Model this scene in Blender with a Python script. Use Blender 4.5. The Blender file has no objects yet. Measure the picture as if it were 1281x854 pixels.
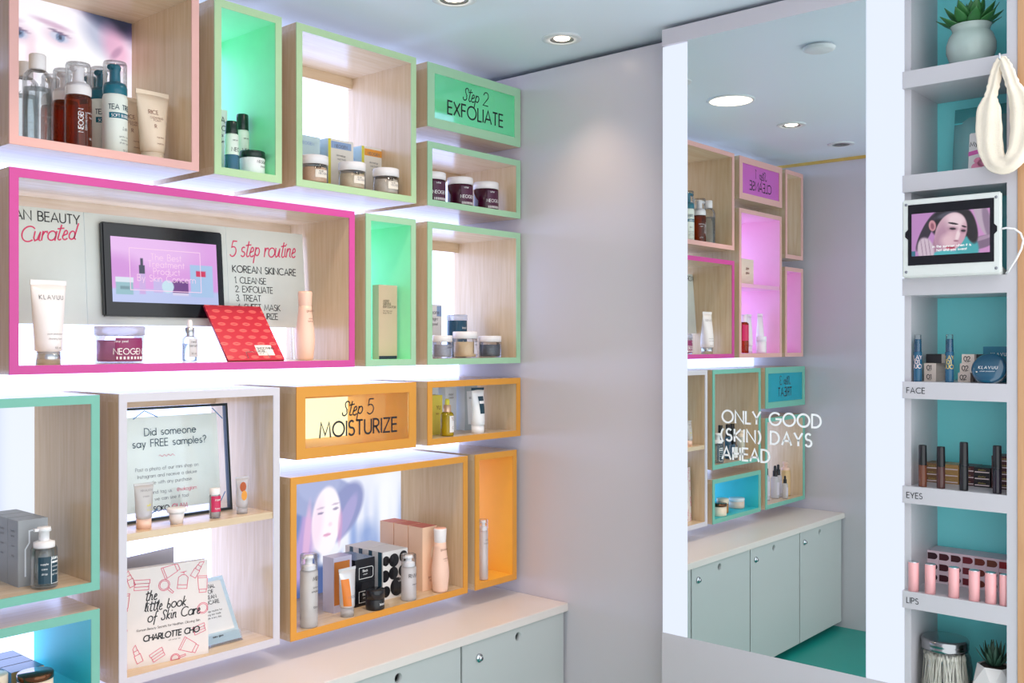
import bpy, bmesh, math, random
import numpy as np
from mathutils import Matrix, Vector
random.seed(7)
R = math.radians
scene = bpy.context.scene
COL = scene.collection

# ------------------------------------------------------------------ camera, world, light, exposure
cam_d = bpy.data.cameras.new('camera')
cam = bpy.data.objects.new('camera', cam_d)
COL.objects.link(cam)
cam_d.sensor_fit = 'HORIZONTAL'
cam_d.sensor_width = 36.0
cam_d.lens = 36.0 * 1231.25 / 1281.0
cam_d.shift_y = 2.24 / 1281.0
cam_d.clip_start = 0.05
cam.location = (-2.356, -2.274, 1.325)
cam.rotation_euler = (R(90), 0, R(40.895 - 90))
scene.camera = cam

scene.view_settings.view_transform = 'Standard'
scene.view_settings.look = 'None'
scene.view_settings.gamma = 1.0
scene.view_settings.use_curve_mapping = False
scene.view_settings.exposure = 0.42
scene.cycles.transparent_max_bounces = 24

BACKLIGHT = 3.0       # luminous wall behind the boxes
STRIP = 0.80           # light strips beside the mirror
SPOT_W = 11.0          # each ceiling downlight
world = bpy.data.worlds.new('world')
scene.world = world
world.use_nodes = True
world.node_tree.nodes['Background'].inputs[0].default_value = (0.93, 0.97, 1.0, 1)
world.node_tree.nodes['Background'].inputs[1].default_value = 1.55

# ------------------------------------------------------------------ colours and materials
def lin(v):
    return v / 12.92 if v <= 0.04045 else ((v + 0.055) / 1.055) ** 2.4
def hexc(h):
    h = h.lstrip('#')
    return tuple(lin(int(h[i:i + 2], 16) / 255) for i in (0, 2, 4)) + (1.0,)

MATS = {}
def mat(name, col='#ffffff', rough=0.5, metal=0.0, var=0.03, scale=30, bump=0.0, spec=0.5, emit=0.0, coat=0.0):
    """principled material with a little procedural colour variation"""
    if name in MATS: return MATS[name]
    m = bpy.data.materials.new(name); m.use_nodes = True
    nt = m.node_tree; b = nt.nodes['Principled BSDF']
    c = hexc(col)
    b.inputs['Roughness'].default_value = rough
    b.inputs['Metallic'].default_value = metal
    b.inputs['Specular IOR Level'].default_value = spec
    b.inputs['Coat Weight'].default_value = coat
    tc = nt.nodes.new('ShaderNodeTexCoord')
    no = nt.nodes.new('ShaderNodeTexNoise'); no.inputs['Scale'].default_value = scale
    no.inputs['Detail'].default_value = 3
    nt.links.new(tc.outputs['Object'], no.inputs['Vector'])
    mx = nt.nodes.new('ShaderNodeMix'); mx.data_type = 'RGBA'
    mx.inputs[6].default_value = tuple(x * (1 - var) for x in c[:3]) + (1,)
    mx.inputs[7].default_value = tuple(min(1, x * (1 + var)) for x in c[:3]) + (1,)
    nt.links.new(no.outputs['Fac'], mx.inputs[0])
    nt.links.new(mx.outputs[2], b.inputs['Base Color'])
    if bump:
        bp = nt.nodes.new('ShaderNodeBump'); bp.inputs['Strength'].default_value = bump
        bp.inputs['Distance'].default_value = 0.002
        nt.links.new(no.outputs['Fac'], bp.inputs['Height'])
        nt.links.new(bp.outputs[0], b.inputs['Normal'])
    if emit:
        nt.links.new(mx.outputs[2], b.inputs['Emission Color'])
        b.inputs['Emission Strength'].default_value = emit
    MATS[name] = m
    return m

def emis(name, col, strength):
    if name in MATS: return MATS[name]
    m = bpy.data.materials.new(name); m.use_nodes = True
    nt = m.node_tree; nt.nodes.clear()
    e = nt.nodes.new('ShaderNodeEmission'); o = nt.nodes.new('ShaderNodeOutputMaterial')
    e.inputs[0].default_value = hexc(col); e.inputs[1].default_value = strength
    nt.links.new(e.outputs[0], o.inputs[0])
    MATS[name] = m
    return m

def clear(name, col='#ffffff', gloss=0.12, rough=0.05, haze=0.0, hazecol='#ffffff'):
    """thin clear plastic / glass: tinted see-through with a fresnel gloss, optional milky share"""
    if name in MATS: return MATS[name]
    m = bpy.data.materials.new(name); m.use_nodes = True
    nt = m.node_tree; nt.nodes.clear()
    o = nt.nodes.new('ShaderNodeOutputMaterial')
    t = nt.nodes.new('ShaderNodeBsdfTransparent'); t.inputs[0].default_value = hexc(col)
    g = nt.nodes.new('ShaderNodeBsdfGlossy'); g.inputs['Roughness'].default_value = rough
    fr = nt.nodes.new('ShaderNodeFresnel'); fr.inputs[0].default_value = 1.45
    ml = nt.nodes.new('ShaderNodeMath'); ml.operation = 'MULTIPLY_ADD'
    ml.inputs[1].default_value = 0.7; ml.inputs[2].default_value = gloss * 0.08
    nt.links.new(fr.outputs[0], ml.inputs[0])
    base = t
    if haze:
        d0 = nt.nodes.new('ShaderNodeBsdfDiffuse'); d0.inputs[0].default_value = hexc(hazecol)
        d1 = nt.nodes.new('ShaderNodeBsdfTranslucent'); d1.inputs[0].default_value = hexc(hazecol)
        d = nt.nodes.new('ShaderNodeMixShader'); d.inputs[0].default_value = .5
        nt.links.new(d0.outputs[0], d.inputs[1]); nt.links.new(d1.outputs[0], d.inputs[2])
        hm = nt.nodes.new('ShaderNodeMixShader'); hm.inputs[0].default_value = haze
        nt.links.new(t.outputs[0], hm.inputs[1]); nt.links.new(d.outputs[0], hm.inputs[2])
        base = hm
    mx = nt.nodes.new('ShaderNodeMixShader')
    nt.links.new(ml.outputs[0], mx.inputs[0]); nt.links.new(base.outputs[0], mx.inputs[1]); nt.links.new(g.outputs[0], mx.inputs[2])
    nt.links.new(mx.outputs[0], o.inputs[0])
    MATS[name] = m
    return m

def wood(name, c1, c2, axis='Z', rough=0.24):
    if name in MATS: return MATS[name]
    m = bpy.data.materials.new(name); m.use_nodes = True
    nt = m.node_tree; b = nt.nodes['Principled BSDF']
    tc = nt.nodes.new('ShaderNodeTexCoord'); mp = nt.nodes.new('ShaderNodeMapping')
    mp.inputs['Scale'].default_value = {'Z': (38, 38, 2.5), 'X': (2.5, 38, 38)}[axis]
    no = nt.nodes.new('ShaderNodeTexNoise'); no.inputs['Scale'].default_value = 2.2; no.inputs['Detail'].default_value = 6
    no.inputs['Distortion'].default_value = 0.6
    nt.links.new(tc.outputs['Object'], mp.inputs[0]); nt.links.new(mp.outputs[0], no.inputs['Vector'])
    cr = nt.nodes.new('ShaderNodeValToRGB')
    cr.color_ramp.elements[0].position = 0.3; cr.color_ramp.elements[0].color = hexc(c1)
    cr.color_ramp.elements[1].position = 0.7; cr.color_ramp.elements[1].color = hexc(c2)
    nt.links.new(no.outputs['Fac'], cr.inputs[0]); nt.links.new(cr.outputs[0], b.inputs['Base Color'])
    b.inputs['Roughness'].default_value = rough
    bp = nt.nodes.new('ShaderNodeBump'); bp.inputs['Strength'].default_value = 0.08; bp.inputs['Distance'].default_value = 0.001
    nt.links.new(no.outputs['Fac'], bp.inputs['Height']); nt.links.new(bp.outputs[0], b.inputs['Normal'])
    MATS[name] = m
    return m

def printed(name, emit=0.0, rough=0.4):
    """flat print whose colours sit in the mesh's colour attribute"""
    if name in MATS: return MATS[name]
    m = bpy.data.materials.new(name); m.use_nodes = True
    nt = m.node_tree; b = nt.nodes['Principled BSDF']
    at = nt.nodes.new('ShaderNodeAttribute'); at.attribute_name = 'Col'
    if emit:
        b.inputs['Base Color'].default_value = (0.02, 0.02, 0.02, 1)
        nt.links.new(at.outputs['Color'], b.inputs['Emission Color']); b.inputs['Emission Strength'].default_value = emit
    else:
        nt.links.new(at.outputs['Color'], b.inputs['Base Color'])
    b.inputs['Roughness'].default_value = rough
    MATS[name] = m
    return m

def paperlit(name, col):
    '''thin paper: diffuse plus light coming through from behind'''
    if name in MATS: return MATS[name]
    m = bpy.data.materials.new(name); m.use_nodes = True
    nt = m.node_tree; nt.nodes.clear()
    o = nt.nodes.new('ShaderNodeOutputMaterial'); d = nt.nodes.new('ShaderNodeBsdfDiffuse'); t = nt.nodes.new('ShaderNodeBsdfTranslucent')
    d.inputs[0].default_value = hexc(col); t.inputs[0].default_value = hexc(col)
    mx = nt.nodes.new('ShaderNodeMixShader'); mx.inputs[0].default_value = .38
    nt.links.new(d.outputs[0], mx.inputs[1]); nt.links.new(t.outputs[0], mx.inputs[2]); nt.links.new(mx.outputs[0], o.inputs[0])
    MATS[name] = m
    return m

# ------------------------------------------------------------------ mesh building
class MB:
    def __init__(s): s.v = []; s.f = []; s.m = []; s.s = []
    def add(s, vs, fs, m=0, sm=False):
        o = len(s.v); s.v += [tuple(v) for v in vs]
        for f in fs:
            s.f.append(tuple(o + i for i in f)); s.m.append(m); s.s.append(sm)
        return s
    def box(s, x0, x1, y0, y1, z0, z1, m=0, ms=None):
        """ms = materials for (bottom, top, front -y, right +x, back +y, left -x)"""
        v = [(x0, y0, z0), (x1, y0, z0), (x1, y1, z0), (x0, y1, z0), (x0, y0, z1), (x1, y0, z1), (x1, y1, z1), (x0, y1, z1)]
        fs = [(0, 3, 2, 1), (4, 5, 6, 7), (0, 1, 5, 4), (1, 2, 6, 5), (2, 3, 7, 6), (3, 0, 4, 7)]
        for i, f in enumerate(fs): s.add([v[j] for j in f], [(0, 1, 2, 3)], ms[i] if ms else m)
        return s
    def lathe(s, prof, n=24, m=0, sx=1.0, sy=1.0, c=(0, 0), sm=True):
        o = len(s.v); rows = []
        for r, z in prof:
            if r < 1e-6: rows.append([len(s.v)]); s.v.append((c[0], c[1], z))
            else:
                rows.append(list(range(len(s.v), len(s.v) + n)))
                for i in range(n):
                    a = 2 * math.pi * i / n
                    s.v.append((c[0] + r * sx * math.cos(a), c[1] + r * sy * math.sin(a), z))
        for k, (a, b) in enumerate(zip(rows, rows[1:])):
            mm = m[k] if isinstance(m, (list, tuple)) else m
            for i in range(n):
                j = (i + 1) % n
                if len(a) == 1 and len(b) == 1: continue
                if len(a) == 1: f = (a[0], b[j], b[i])
                elif len(b) == 1: f = (a[i], a[j], b[0])
                else: f = (a[i], a[j], b[j], b[i])
                s.f.append(f); s.m.append(mm); s.s.append(sm)
        return s
    def loft(s, rings, m=0, caps=True, sm=True, closed=False):
        o = len(s.v); n = len(rings[0])
        for r in rings: s.v += [tuple(p) for p in r]
        K = len(rings)
        for k in range(K if closed else K - 1):
            k2 = (k + 1) % K
            mm = m[k] if isinstance(m, (list, tuple)) else m
            for i in range(n):
                j = (i + 1) % n
                s.f.append((o + k * n + i, o + k * n + j, o + k2 * n + j, o + k2 * n + i)); s.m.append(mm); s.s.append(sm)
        if caps and not closed:
            s.f.append(tuple(o + i for i in reversed(range(n)))); s.m.append(m[0] if isinstance(m, (list, tuple)) else m); s.s.append(False)
            s.f.append(tuple(o + (K - 1) * n + i for i in range(n))); s.m.append(m[-1] if isinstance(m, (list, tuple)) else m); s.s.append(False)
        return s
    def tube(s, pts, r, n=8, m=0, closed=False):
        rings = []
        P = [Vector(p) for p in pts]; K = len(P)
        prev = None
        for k in range(K):
            a = P[k - 1] if (k or closed) else P[k]; b = P[(k + 1) % K] if (k < K - 1 or closed) else P[k]
            t = (b - a).normalized()
            up = prev if prev is not None else (Vector((0, 0, 1)) if abs(t.z) < .9 else Vector((1, 0, 0)))
            u = (up - t * up.dot(t)).normalized(); w = t.cross(u); prev = u
            rr = r[k] if isinstance(r, (list, tuple)) else r
            rings.append([P[k] + u * rr * math.cos(2 * math.pi * i / n) + w * rr * math.sin(2 * math.pi * i / n) for i in range(n)])
        return s.loft(rings, m, not closed, True, closed)
    def build(s, name, mats, parent=None, loc=None, rot=None, bevel=0):
        me = bpy.data.meshes.new(name)
        me.from_pydata(s.v, [], s.f)
        for x in (mats if isinstance(mats, (list, tuple)) else [mats]): me.materials.append(x)
        me.polygons.foreach_set('material_index', s.m)
        me.polygons.foreach_set('use_smooth', s.s)
        bm = bmesh.new(); bm.from_mesh(me)
        bmesh.ops.remove_doubles(bm, verts=bm.verts, dist=1e-6)
        bmesh.ops.recalc_face_normals(bm, faces=bm.faces)
        if bevel:
            bmesh.ops.bevel(bm, geom=[e for e in bm.edges if len(e.link_faces) == 2 and e.calc_face_angle(0) > .5], offset=bevel, segments=2, affect='EDGES', clamp_overlap=True)
        bm.to_mesh(me); bm.free()
        me.update()
        o = bpy.data.objects.new(name, me); COL.objects.link(o)
        if parent: o.parent = parent
        if loc: o.location = loc
        if rot: o.rotation_euler = rot
        return o

def flat(name, v, f, m, parent=None):
    """open sheet mesh (lettering, print): no normal fixing needed"""
    me = bpy.data.meshes.new(name); me.from_pydata(v, [], f)
    me.materials.append(m); me.update()
    o = bpy.data.objects.new(name, me); COL.objects.link(o)
    if parent: o.parent = parent
    return o

def tag(o, label, cat, group=None):
    o['label'] = label; o['category'] = cat
    if group: o['group'] = group
    return o
def thing(name, label, cat, loc=(0, 0, 0), rz=0.0, group=None):
    o = bpy.data.objects.new(name, None); COL.objects.link(o)
    o.empty_display_size = 0.03
    o.location = loc; o.rotation_euler = (0, 0, R(rz))
    return tag(o, label, cat, group)
def struct(o):
    o['kind'] = 'structure'; return o
def copy_thing(root, label, loc, rz=None, group=None):
    r = root.copy(); COL.objects.link(r); r.location = loc; r['label'] = label
    if rz is not None: r.rotation_euler = (0, 0, R(rz))
    if group: r['group'] = group
    for ch in list(root.children):
        c = ch.copy(); COL.objects.link(c); c.parent = r
        for g in list(ch.children):
            d = g.copy(); COL.objects.link(d); d.parent = c
    return r

# ------------------------------------------------------------------ lettering (monoline strokes)
def arc(cx, cy, rx, ry, a, b, n=12):
    return [(cx + rx * math.cos(R(a + (b - a) * i / n)), cy + ry * math.sin(R(a + (b - a) * i / n))) for i in range(n + 1)]
X_ = .62
GL = {
 'A': (.78, [[(0, 0), (.39, 1), (.78, 0)], [(.13, .32), (.65, .32)]]),
 'B': (.55, [[(0, 0), (0, 1), (.25, 1)] + arc(.25, .76, .24, .24, 90, -90, 8) + [(0, .52)], [(.25, .52)] + arc(.28, .26, .27, .26, 90, -90, 8) + [(0, 0)]]),
 'C': (.84, [arc(.5, .5, .5, .5, 48, 312, 18)]),
 'D': (.72, [[(0, 0), (0, 1), (.22, 1)] + arc(.22, .5, .5, .5, 90, -90, 14) + [(0, 0)]]),
 'E': (.48, [[(.48, 1), (0, 1), (0, 0), (.48, 0)], [(0, .52), (.45, .52)]]),
 'F': (.46, [[(.46, 1), (0, 1), (0, 0)], [(0, .52), (.42, .52)]]),
 'G': (.98, [arc(.5, .5, .5, .5, 46, 360, 18) + [(.55, .5)]]),
 'H': (.66, [[(0, 0), (0, 1)], [(.66, 0), (.66, 1)], [(0, .52), (.66, .52)]]),
 'I': (.0, [[(0, 0), (0, 1)]]),
 'J': (.3, [[(.3, 1), (.3, .2)] + arc(.12, .2, .18, .2, 0, -120, 8)]),
 'K': (.6, [[(0, 0), (0, 1)], [(.55, 1), (.02, .5), (.6, 0)]]),
 'L': (.42, [[(0, 1), (0, 0), (.42, 0)]]),
 'M': (.92, [[(0, 0), (.12, 1), (.46, .15), (.8, 1), (.92, 0)]]),
 'N': (.74, [[(0, 0), (0, 1), (.74, 0), (.74, 1)]]),
 'O': (1.0, [arc(.5, .5, .5, .5, 90, 450, 24)]),
 'P': (.5, [[(0, 0), (0, 1), (.24, 1)] + arc(.24, .74, .26, .26, 90, -90, 8) + [(0, .48)]]),
 'Q': (1.0, [arc(.5, .5, .5, .5, 90, 450, 24), [(.6, .3), (.95, -.05)]]),
 'R': (.55, [[(0, 0), (0, 1), (.24, 1)] + arc(.24, .74, .26, .26, 90, -90, 8) + [(0, .48)], [(.2, .48), (.55, 0)]]),
 'S': (.5, [arc(.25, .75, .22, .25, 40, 240, 10) + arc(.25, .26, .25, .26, 75, -150, 12)]),
 'T': (.54, [[(0, 1), (.54, 1)], [(.27, 1), (.27, 0)]]),
 'U': (.62, [[(0, 1), (0, .31)] + arc(.31, .31, .31, .31, 180, 360, 12) + [(.62, 1)]]),
 'V': (.74, [[(0, 1), (.37, 0), (.74, 1)]]),
 'W': (1.1, [[(0, 1), (.28, 0), (.55, .9), (.82, 0), (1.1, 1)]]),
 'X': (.66, [[(0, 0), (.66, 1)], [(0, 1), (.66, 0)]]),
 'Y': (.66, [[(0, 1), (.33, .45), (.66, 1)], [(.33, .45), (.33, 0)]]),
 'Z': (.6, [[(0, 1), (.6, 1), (0, 0), (.6, 0)]]),
 'a': (.6, [arc(.3, .31, .3, .31, 0, 360, 14), [(.6, X_), (.6, 0)]]),
 'b': (.6, [arc(.3, .31, .3, .31, 180, 540, 14), [(0, 1), (0, 0)]]),
 'c': (.5, [arc(.31, .31, .31, .31, 50, 310, 12)]),
 'd': (.6, [arc(.3, .31, .3, .31, 0, 360, 14), [(.6, 1), (.6, 0)]]),
 'e': (.6, [[(0, .33), (.6, .33)] + arc(.3, .31, .3, .31, 5, 315, 14)]),
 'f': (.32, [arc(.28, .8, .16, .2, 60, 180, 6) + [(.12, 0)], [(0, .6), (.3, .6)]]),
 'g': (.6, [arc(.3, .31, .3, .31, 0, 360, 14), [(.6, X_), (.6, -.1)] + arc(.32, -.1, .28, .24, 0, -150, 8)]),
 'h': (.52, [[(0, 1), (0, 0)], [(0, .36)] + arc(.26, .36, .26, .26, 180, 0, 8) + [(.52, 0)]]),
 'i': (.0, [[(0, 0), (0, X_)], [(0, .82), (0, .88)]]),
 'j': (.05, [[(.05, X_), (.05, -.2), (-.08, -.28)], [(.05, .82), (.05, .88)]]),
 'k': (.46, [[(0, 0), (0, 1)], [(.42, X_), (.02, .3), (.46, 0)]]),
 'l': (.0, [[(0, 0), (0, 1)]]),
 'm': (.84, [[(0, 0), (0, X_)], [(0, .42)] + arc(.21, .42, .21, .2, 180, 0, 8) + [(.42, 0)], [(.42, .42)] + arc(.63, .42, .21, .2, 180, 0, 8) + [(.84, 0)]]),
 'n': (.52, [[(0, 0), (0, X_)], [(0, .36)] + arc(.26, .36, .26, .26, 180, 0, 8) + [(.52, 0)]]),
 'o': (.62, [arc(.31, .31, .31, .31, 90, 450, 16)]),
 'p': (.6, [arc(.3, .31, .3, .31, 180, 540, 14), [(0, X_), (0, -.34)]]),
 'q': (.6, [arc(.3, .31, .3, .31, 0, 360, 14), [(.6, X_), (.6, -.34)]]),
 'r': (.32, [[(0, 0), (0, X_)], [(0, .36)] + arc(.24, .4, .24, .22, 180, 60, 6)]),
 's': (.36, [arc(.18, .46, .16, .16, 50, 240, 8) + arc(.18, .16, .18, .16, 70, -150, 8)]),
 't': (.32, [[(.15, .9), (.15, .0)], [(0, .62), (.32, .62)]]),
 'u': (.52, [[(0, X_), (0, .26)] + arc(.26, .26, .26, .26, 180, 360, 8) + [(.52, X_)], [(.52, .3), (.52, 0)]]),
 'v': (.5, [[(0, X_), (.25, 0), (.5, X_)]]),
 'w': (.76, [[(0, X_), (.19, 0), (.38, .56), (.57, 0), (.76, X_)]]),
 'x': (.46, [[(0, 0), (.46, X_)], [(0, X_), (.46, 0)]]),
 'y': (.5, [[(0, X_), (.25, 0)], [(.5, X_), (.14, -.34)]]),
 'z': (.44, [[(0, X_), (.44, X_), (0, 0), (.44, 0)]]),
 '0': (.62, [arc(.31, .5, .31, .5, 90, 450, 20)]),
 '1': (.2, [[(0, .84), (.2, 1), (.2, 0)]]),
 '2': (.55, [arc(.27, .72, .26, .28, 170, -30, 10) + [(0, 0), (.55, 0)]]),
 '3': (.52, [arc(.24, .75, .23, .25, 150, -90, 10) + arc(.24, .25, .27, .25, 90, -150, 10)]),
 '4': (.6, [[(.45, 0), (.45, 1), (0, .28), (.6, .28)]]),
 '5': (.54, [[(.48, 1), (.12, 1), (.06, .58)] + arc(.24, .32, .29, .32, 120, -140, 12)]),
 '?': (.44, [arc(.22, .76, .22, .24, 170, -60, 10) + [(.2, .4), (.2, .25)], [(.2, .06), (.2, 0)]]),
 '!': (.0, [[(0, 1), (0, .25)], [(0, .06), (0, 0)]]),
 '.': (.0, [[(0, .07), (0, 0)]]), ',': (.05, [[(.05, .05), (0, -.14)]]), ':': (.0, [[(0, .07), (0, 0)], [(0, .5), (0, .43)]]),
 '(': (.2, [arc(.5, .45, .5, .68, 130, 230, 10)]), ')': (.2, [arc(-.3, .45, .5, .68, 50, -50, 10)]),
 '-': (.3, [[(0, .38), (.3, .38)]]), '@': (.9, [arc(.45, .4, .2, .2, 0, 360, 10), arc(.45, .4, .45, .48, -20, 300, 18)]),
 '&': (.6, [[(.6, 0), (.12, .72)] + arc(.27, .8, .16, .2, 200, -20, 8) + [(.05, .25)] + arc(.25, .2, .22, .2, 180, 350, 8)]),
}
# handwritten forms
SC = dict(GL)
SC.update({
 'S': (.55, [[(.55, .82)] + arc(.34, .84, .2, .18, 20, 190, 8) + [(.2, .66), (.4, .42)] + arc(.22, .2, .22, .2, 40, -190, 10)]),
 't': (.34, [[(.18, 1.0), (.12, .2)] + arc(.24, .14, .13, .14, 190, 330, 6), [(-.05, .72), (.42, .8)]]),
 'e': (.42, [[(.02, .25), (.3, .38)] + arc(.2, .42, .13, .2, 0, 190, 8) + arc(.22, .2, .2, .2, 180, 330, 8)]),
 'p': (.46, [[(.05, .62), (.0, -.42)], [(.02, .3)] + arc(.24, .34, .2, .26, 150, -150, 12)]),
 'r': (.34, [[(0, .6), (.03, 0)], [(.03, .35), (.14, .58), (.3, .6), (.32, .5)]]),
 'n': (.46, [[(.02, .6), (0, 0)], [(.0, .3), (.16, .6), (.32, .58), (.34, .1), (.46, .02)]]),
 'u': (.5, [[(0, .6), (.0, .18), (.12, 0), (.28, .08), (.4, .6)], [(.4, .5), (.4, .08), (.52, .02)]]),
 'i': (.14, [[(0, .6), (.02, .1), (.14, .02)], [(.02, .84), (.05, .9)]]),
 'd': (.55, [arc(.22, .28, .22, .28, 30, 390, 12), [(.52, 1.1), (.42, .1), (.56, .02)]]),
 'l': (.2, [[(.0, .1), (.2, .8), (.16, 1.05), (.05, .9), (.04, .15), (.2, .02)]]),
 'h': (.46, [[(.14, 1.05), (0, 0)], [(.02, .3), (.18, .6), (.32, .55), (.34, .05), (.46, .02)]]),
 'b': (.44, [[(.1, 1.05), (.02, .1)] + arc(.2, .24, .19, .24, 200, 500, 10)]),
 'k': (.44, [[(.12, 1.05), (0, 0)], [(.36, .6), (.05, .3), (.4, 0)]]),
 'f': (.4, [[(.46, 1.0), (.34, 1.1), (.22, .9), (.1, -.35)], [(.0, .45), (.4, .52)]]),
})

def stroke_mesh(V, F, pts, hw):
    P = [pts[0]]
    for p in pts[1:]:
        if math.hypot(p[0] - P[-1][0], p[1] - P[-1][1]) > 1e-5: P.append(p)
    if len(P) < 2: return
    closed = math.hypot(P[0][0] - P[-1][0], P[0][1] - P[-1][1]) < 1e-4 and len(P) > 3
    o = len(V); n = len(P)
    for i, p in enumerate(P):
        a = P[i - 1] if i else (P[-2] if closed else None); b = P[i + 1] if i < n - 1 else (P[1] if closed else None)
        d1 = d2 = None
        if a: l = math.hypot(p[0] - a[0], p[1] - a[1]); d1 = ((p[0] - a[0]) / l, (p[1] - a[1]) / l)
        if b: l = math.hypot(b[0] - p[0], b[1] - p[1]); d2 = ((b[0] - p[0]) / l, (b[1] - p[1]) / l)
        d1 = d1 or d2; d2 = d2 or d1
        nx, ny = -(d1[1] + d2[1]), d1[0] + d2[0]
        l = math.hypot(nx, ny)
        if l < .3: nx, ny = -d1[1], d1[0]; k = 1.0
        else:
            nx, ny = nx / l, ny / l; k = min(1.7, 2.0 / l)
        e = 0
        ex, ey = p
        if i == 0 and not closed: ex -= d1[0] * hw * .4; ey -= d1[1] * hw * .4
        if i == n - 1 and not closed: ex += d1[0] * hw * .4; ey += d1[1] * hw * .4
        V.append((ex + nx * hw * k, ey + ny * hw * k)); V.append((ex - nx * hw * k, ey - ny * hw * k))
    for i in range(n - 1): F.append((o + 2 * i, o + 2 * i + 1, o + 2 * i + 3, o + 2 * i + 2))

def text2d(V, F, s, h, x, z, align='l', wt=.1, slant=0.0, track=.2, wide=1.0, rise=0.0, font=None):
    font = font or GL
    w = 0
    for ch in s: w += ((.38 if ch == ' ' else font.get(ch, font['o'])[0]) * wide + track)
    w -= track
    cx = x - (w * h if align == 'r' else w * h / 2 if align == 'c' else 0)
    x0 = cx
    for ch in s:
        if ch == ' ': cx += (.38 * wide + track) * h; continue
        gw, st = font.get(ch, font['o'])
        for pl in st:
            stroke_mesh(V, F, [(cx + (px * wide + slant * pz) * h, z + pz * h + (cx - x0) * rise) for px, pz in pl], wt * h / 2)
        cx += (gw * wide + track) * h
    return w * h

def lettering(parent, lines, m, y=-.0006, wrap=None, name='lettering', extra=None):
    """lines of (string, height, x, z, options); wrap = radius of the cylinder the print sits on"""
    V, F = [], []
    for ln in lines:
        s, h, x, z = ln[:4]; kw = dict(ln[4]) if len(ln) > 4 else {}
        text2d(V, F, s, h, x, z, **kw)
    for pts, hw in (extra or []): stroke_mesh(V, F, pts, hw)
    if wrap: V3 = [(wrap * math.sin(a / wrap), -wrap * math.cos(a / wrap), b) for a, b in V]
    else: V3 = [(a, y, b) for a, b in V]
    return flat(name, V3, F, m, parent)

def rects(parent, rs, m, y=-.0004, wrap=None, name='printed_panel', n=8):
    V, F = [], []
    for x0, x1, z0, z1 in rs:
        k = n if wrap else 1
        o = len(V)
        for i in range(k + 1):
            a = x0 + (x1 - x0) * i / k
            for b in (z0, z1):
                V.append((wrap * math.sin(a / wrap), -wrap * math.cos(a / wrap), b) if wrap else (a, y, b))
        for i in range(k): F.append((o + 2 * i, o + 2 * i + 2, o + 2 * i + 3, o + 2 * i + 1))
    return flat(name, V, F, m, parent)

def paint(name, w, h, nx, ny, func, m, parent=None, z0=0.0, y=0.0):
    xs = np.linspace(-w / 2, w / 2, nx + 1); zs = np.linspace(0, h, ny + 1)
    gx, gz = np.meshgrid(xs, zs)
    col = func(gx.ravel(), gz.ravel())
    col = np.clip(col, 0, 1)
    col = np.where(col <= .04045, col / 12.92, ((col + .055) / 1.055) ** 2.4)
    v = np.stack([gx.ravel(), np.full(gx.size, y), gz.ravel() + z0], 1)
    idx = np.arange((nx + 1) * (ny + 1)).reshape(ny + 1, nx + 1)
    f = np.stack([idx[:-1, :-1], idx[:-1, 1:], idx[1:, 1:], idx[1:, :-1]], -1).reshape(-1, 4)
    me = bpy.data.meshes.new(name); me.from_pydata(v.tolist(), [], f.tolist())
    ca = me.color_attributes.new('Col', 'FLOAT_COLOR', 'POINT')
    ca.data.foreach_set('color', np.concatenate([col, np.ones((len(col), 1))], 1).astype(np.float32).ravel())
    me.materials.append(m); me.update()
    o = bpy.data.objects.new(name, me); COL.objects.link(o)
    if parent: o.parent = parent
    return o
def h3(h):
    h = h.lstrip('#'); return np.array([int(h[i:i + 2], 16) / 255 for i in (0, 2, 4)])
def ell(x, z, cx, cz, rx, rz, rot=0.0, soft=.15):
    c, s = math.cos(R(rot)), math.sin(R(rot))
    u = ((x - cx) * c + (z - cz) * s) / rx; v = (-(x - cx) * s + (z - cz) * c) / rz
    d = np.sqrt(u * u + v * v)
    return np.clip((1 - d) / soft + .5, 0, 1)
def rect_m(x, z, x0, x1, z0, z1, soft=.001):
    return np.clip(np.minimum(np.minimum(x - x0, x1 - x), np.minimum(z - z0, z1 - z)) / soft + .5, 0, 1)
def lay(col, msk, c, a=1.0):
    if isinstance(c, str): c = h3(c)
    k = (msk * a)[:, None]
    return col * (1 - k) + c * k

# ------------------------------------------------------------------ setting
XN = -2.255            # near end wall (seen in the mirror)
ZC = 2.182             # ceiling
ZFL = 0.012            # floor
YO = -1.80             # open front of the shop
YF = -0.274            # front plane of the display boxes
XM = -0.083            # mirror plane

m_back = emis('backlit_acrylic', '#bccdff', BACKLIGHT)
m_wall = mat('wall_laminate', '#cbc4ca', rough=.28, var=.012, scale=3)
m_ceil = mat('ceiling_paint', '#dae5ee', rough=.42, var=.012, scale=3)
m_cab = mat('cabinet_laminate', '#c3c4c2', rough=.38, var=.01, scale=4)
m_top = mat('counter_laminate', '#e4d9d3', rough=.35, var=.012, scale=5)
m_gold = mat('gold_trim', '#d8b15a', rough=.35, metal=.4)
m_floor = mat('floor_vinyl', '#0f8f86', rough=.4, var=.04, scale=6)
m_jamb = wood('jamb_wood', '#b98a63', '#c99c74')
m_chrome = mat('chrome', '#c9ccd0', rough=.16, metal=1.0)
m_black = mat('black_plastic', '#131418', rough=.3)
m_white = mat('white_plastic', '#efeef0', rough=.35)
m_ink = mat('black_ink', '#1b1d22', rough=.6)

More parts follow.
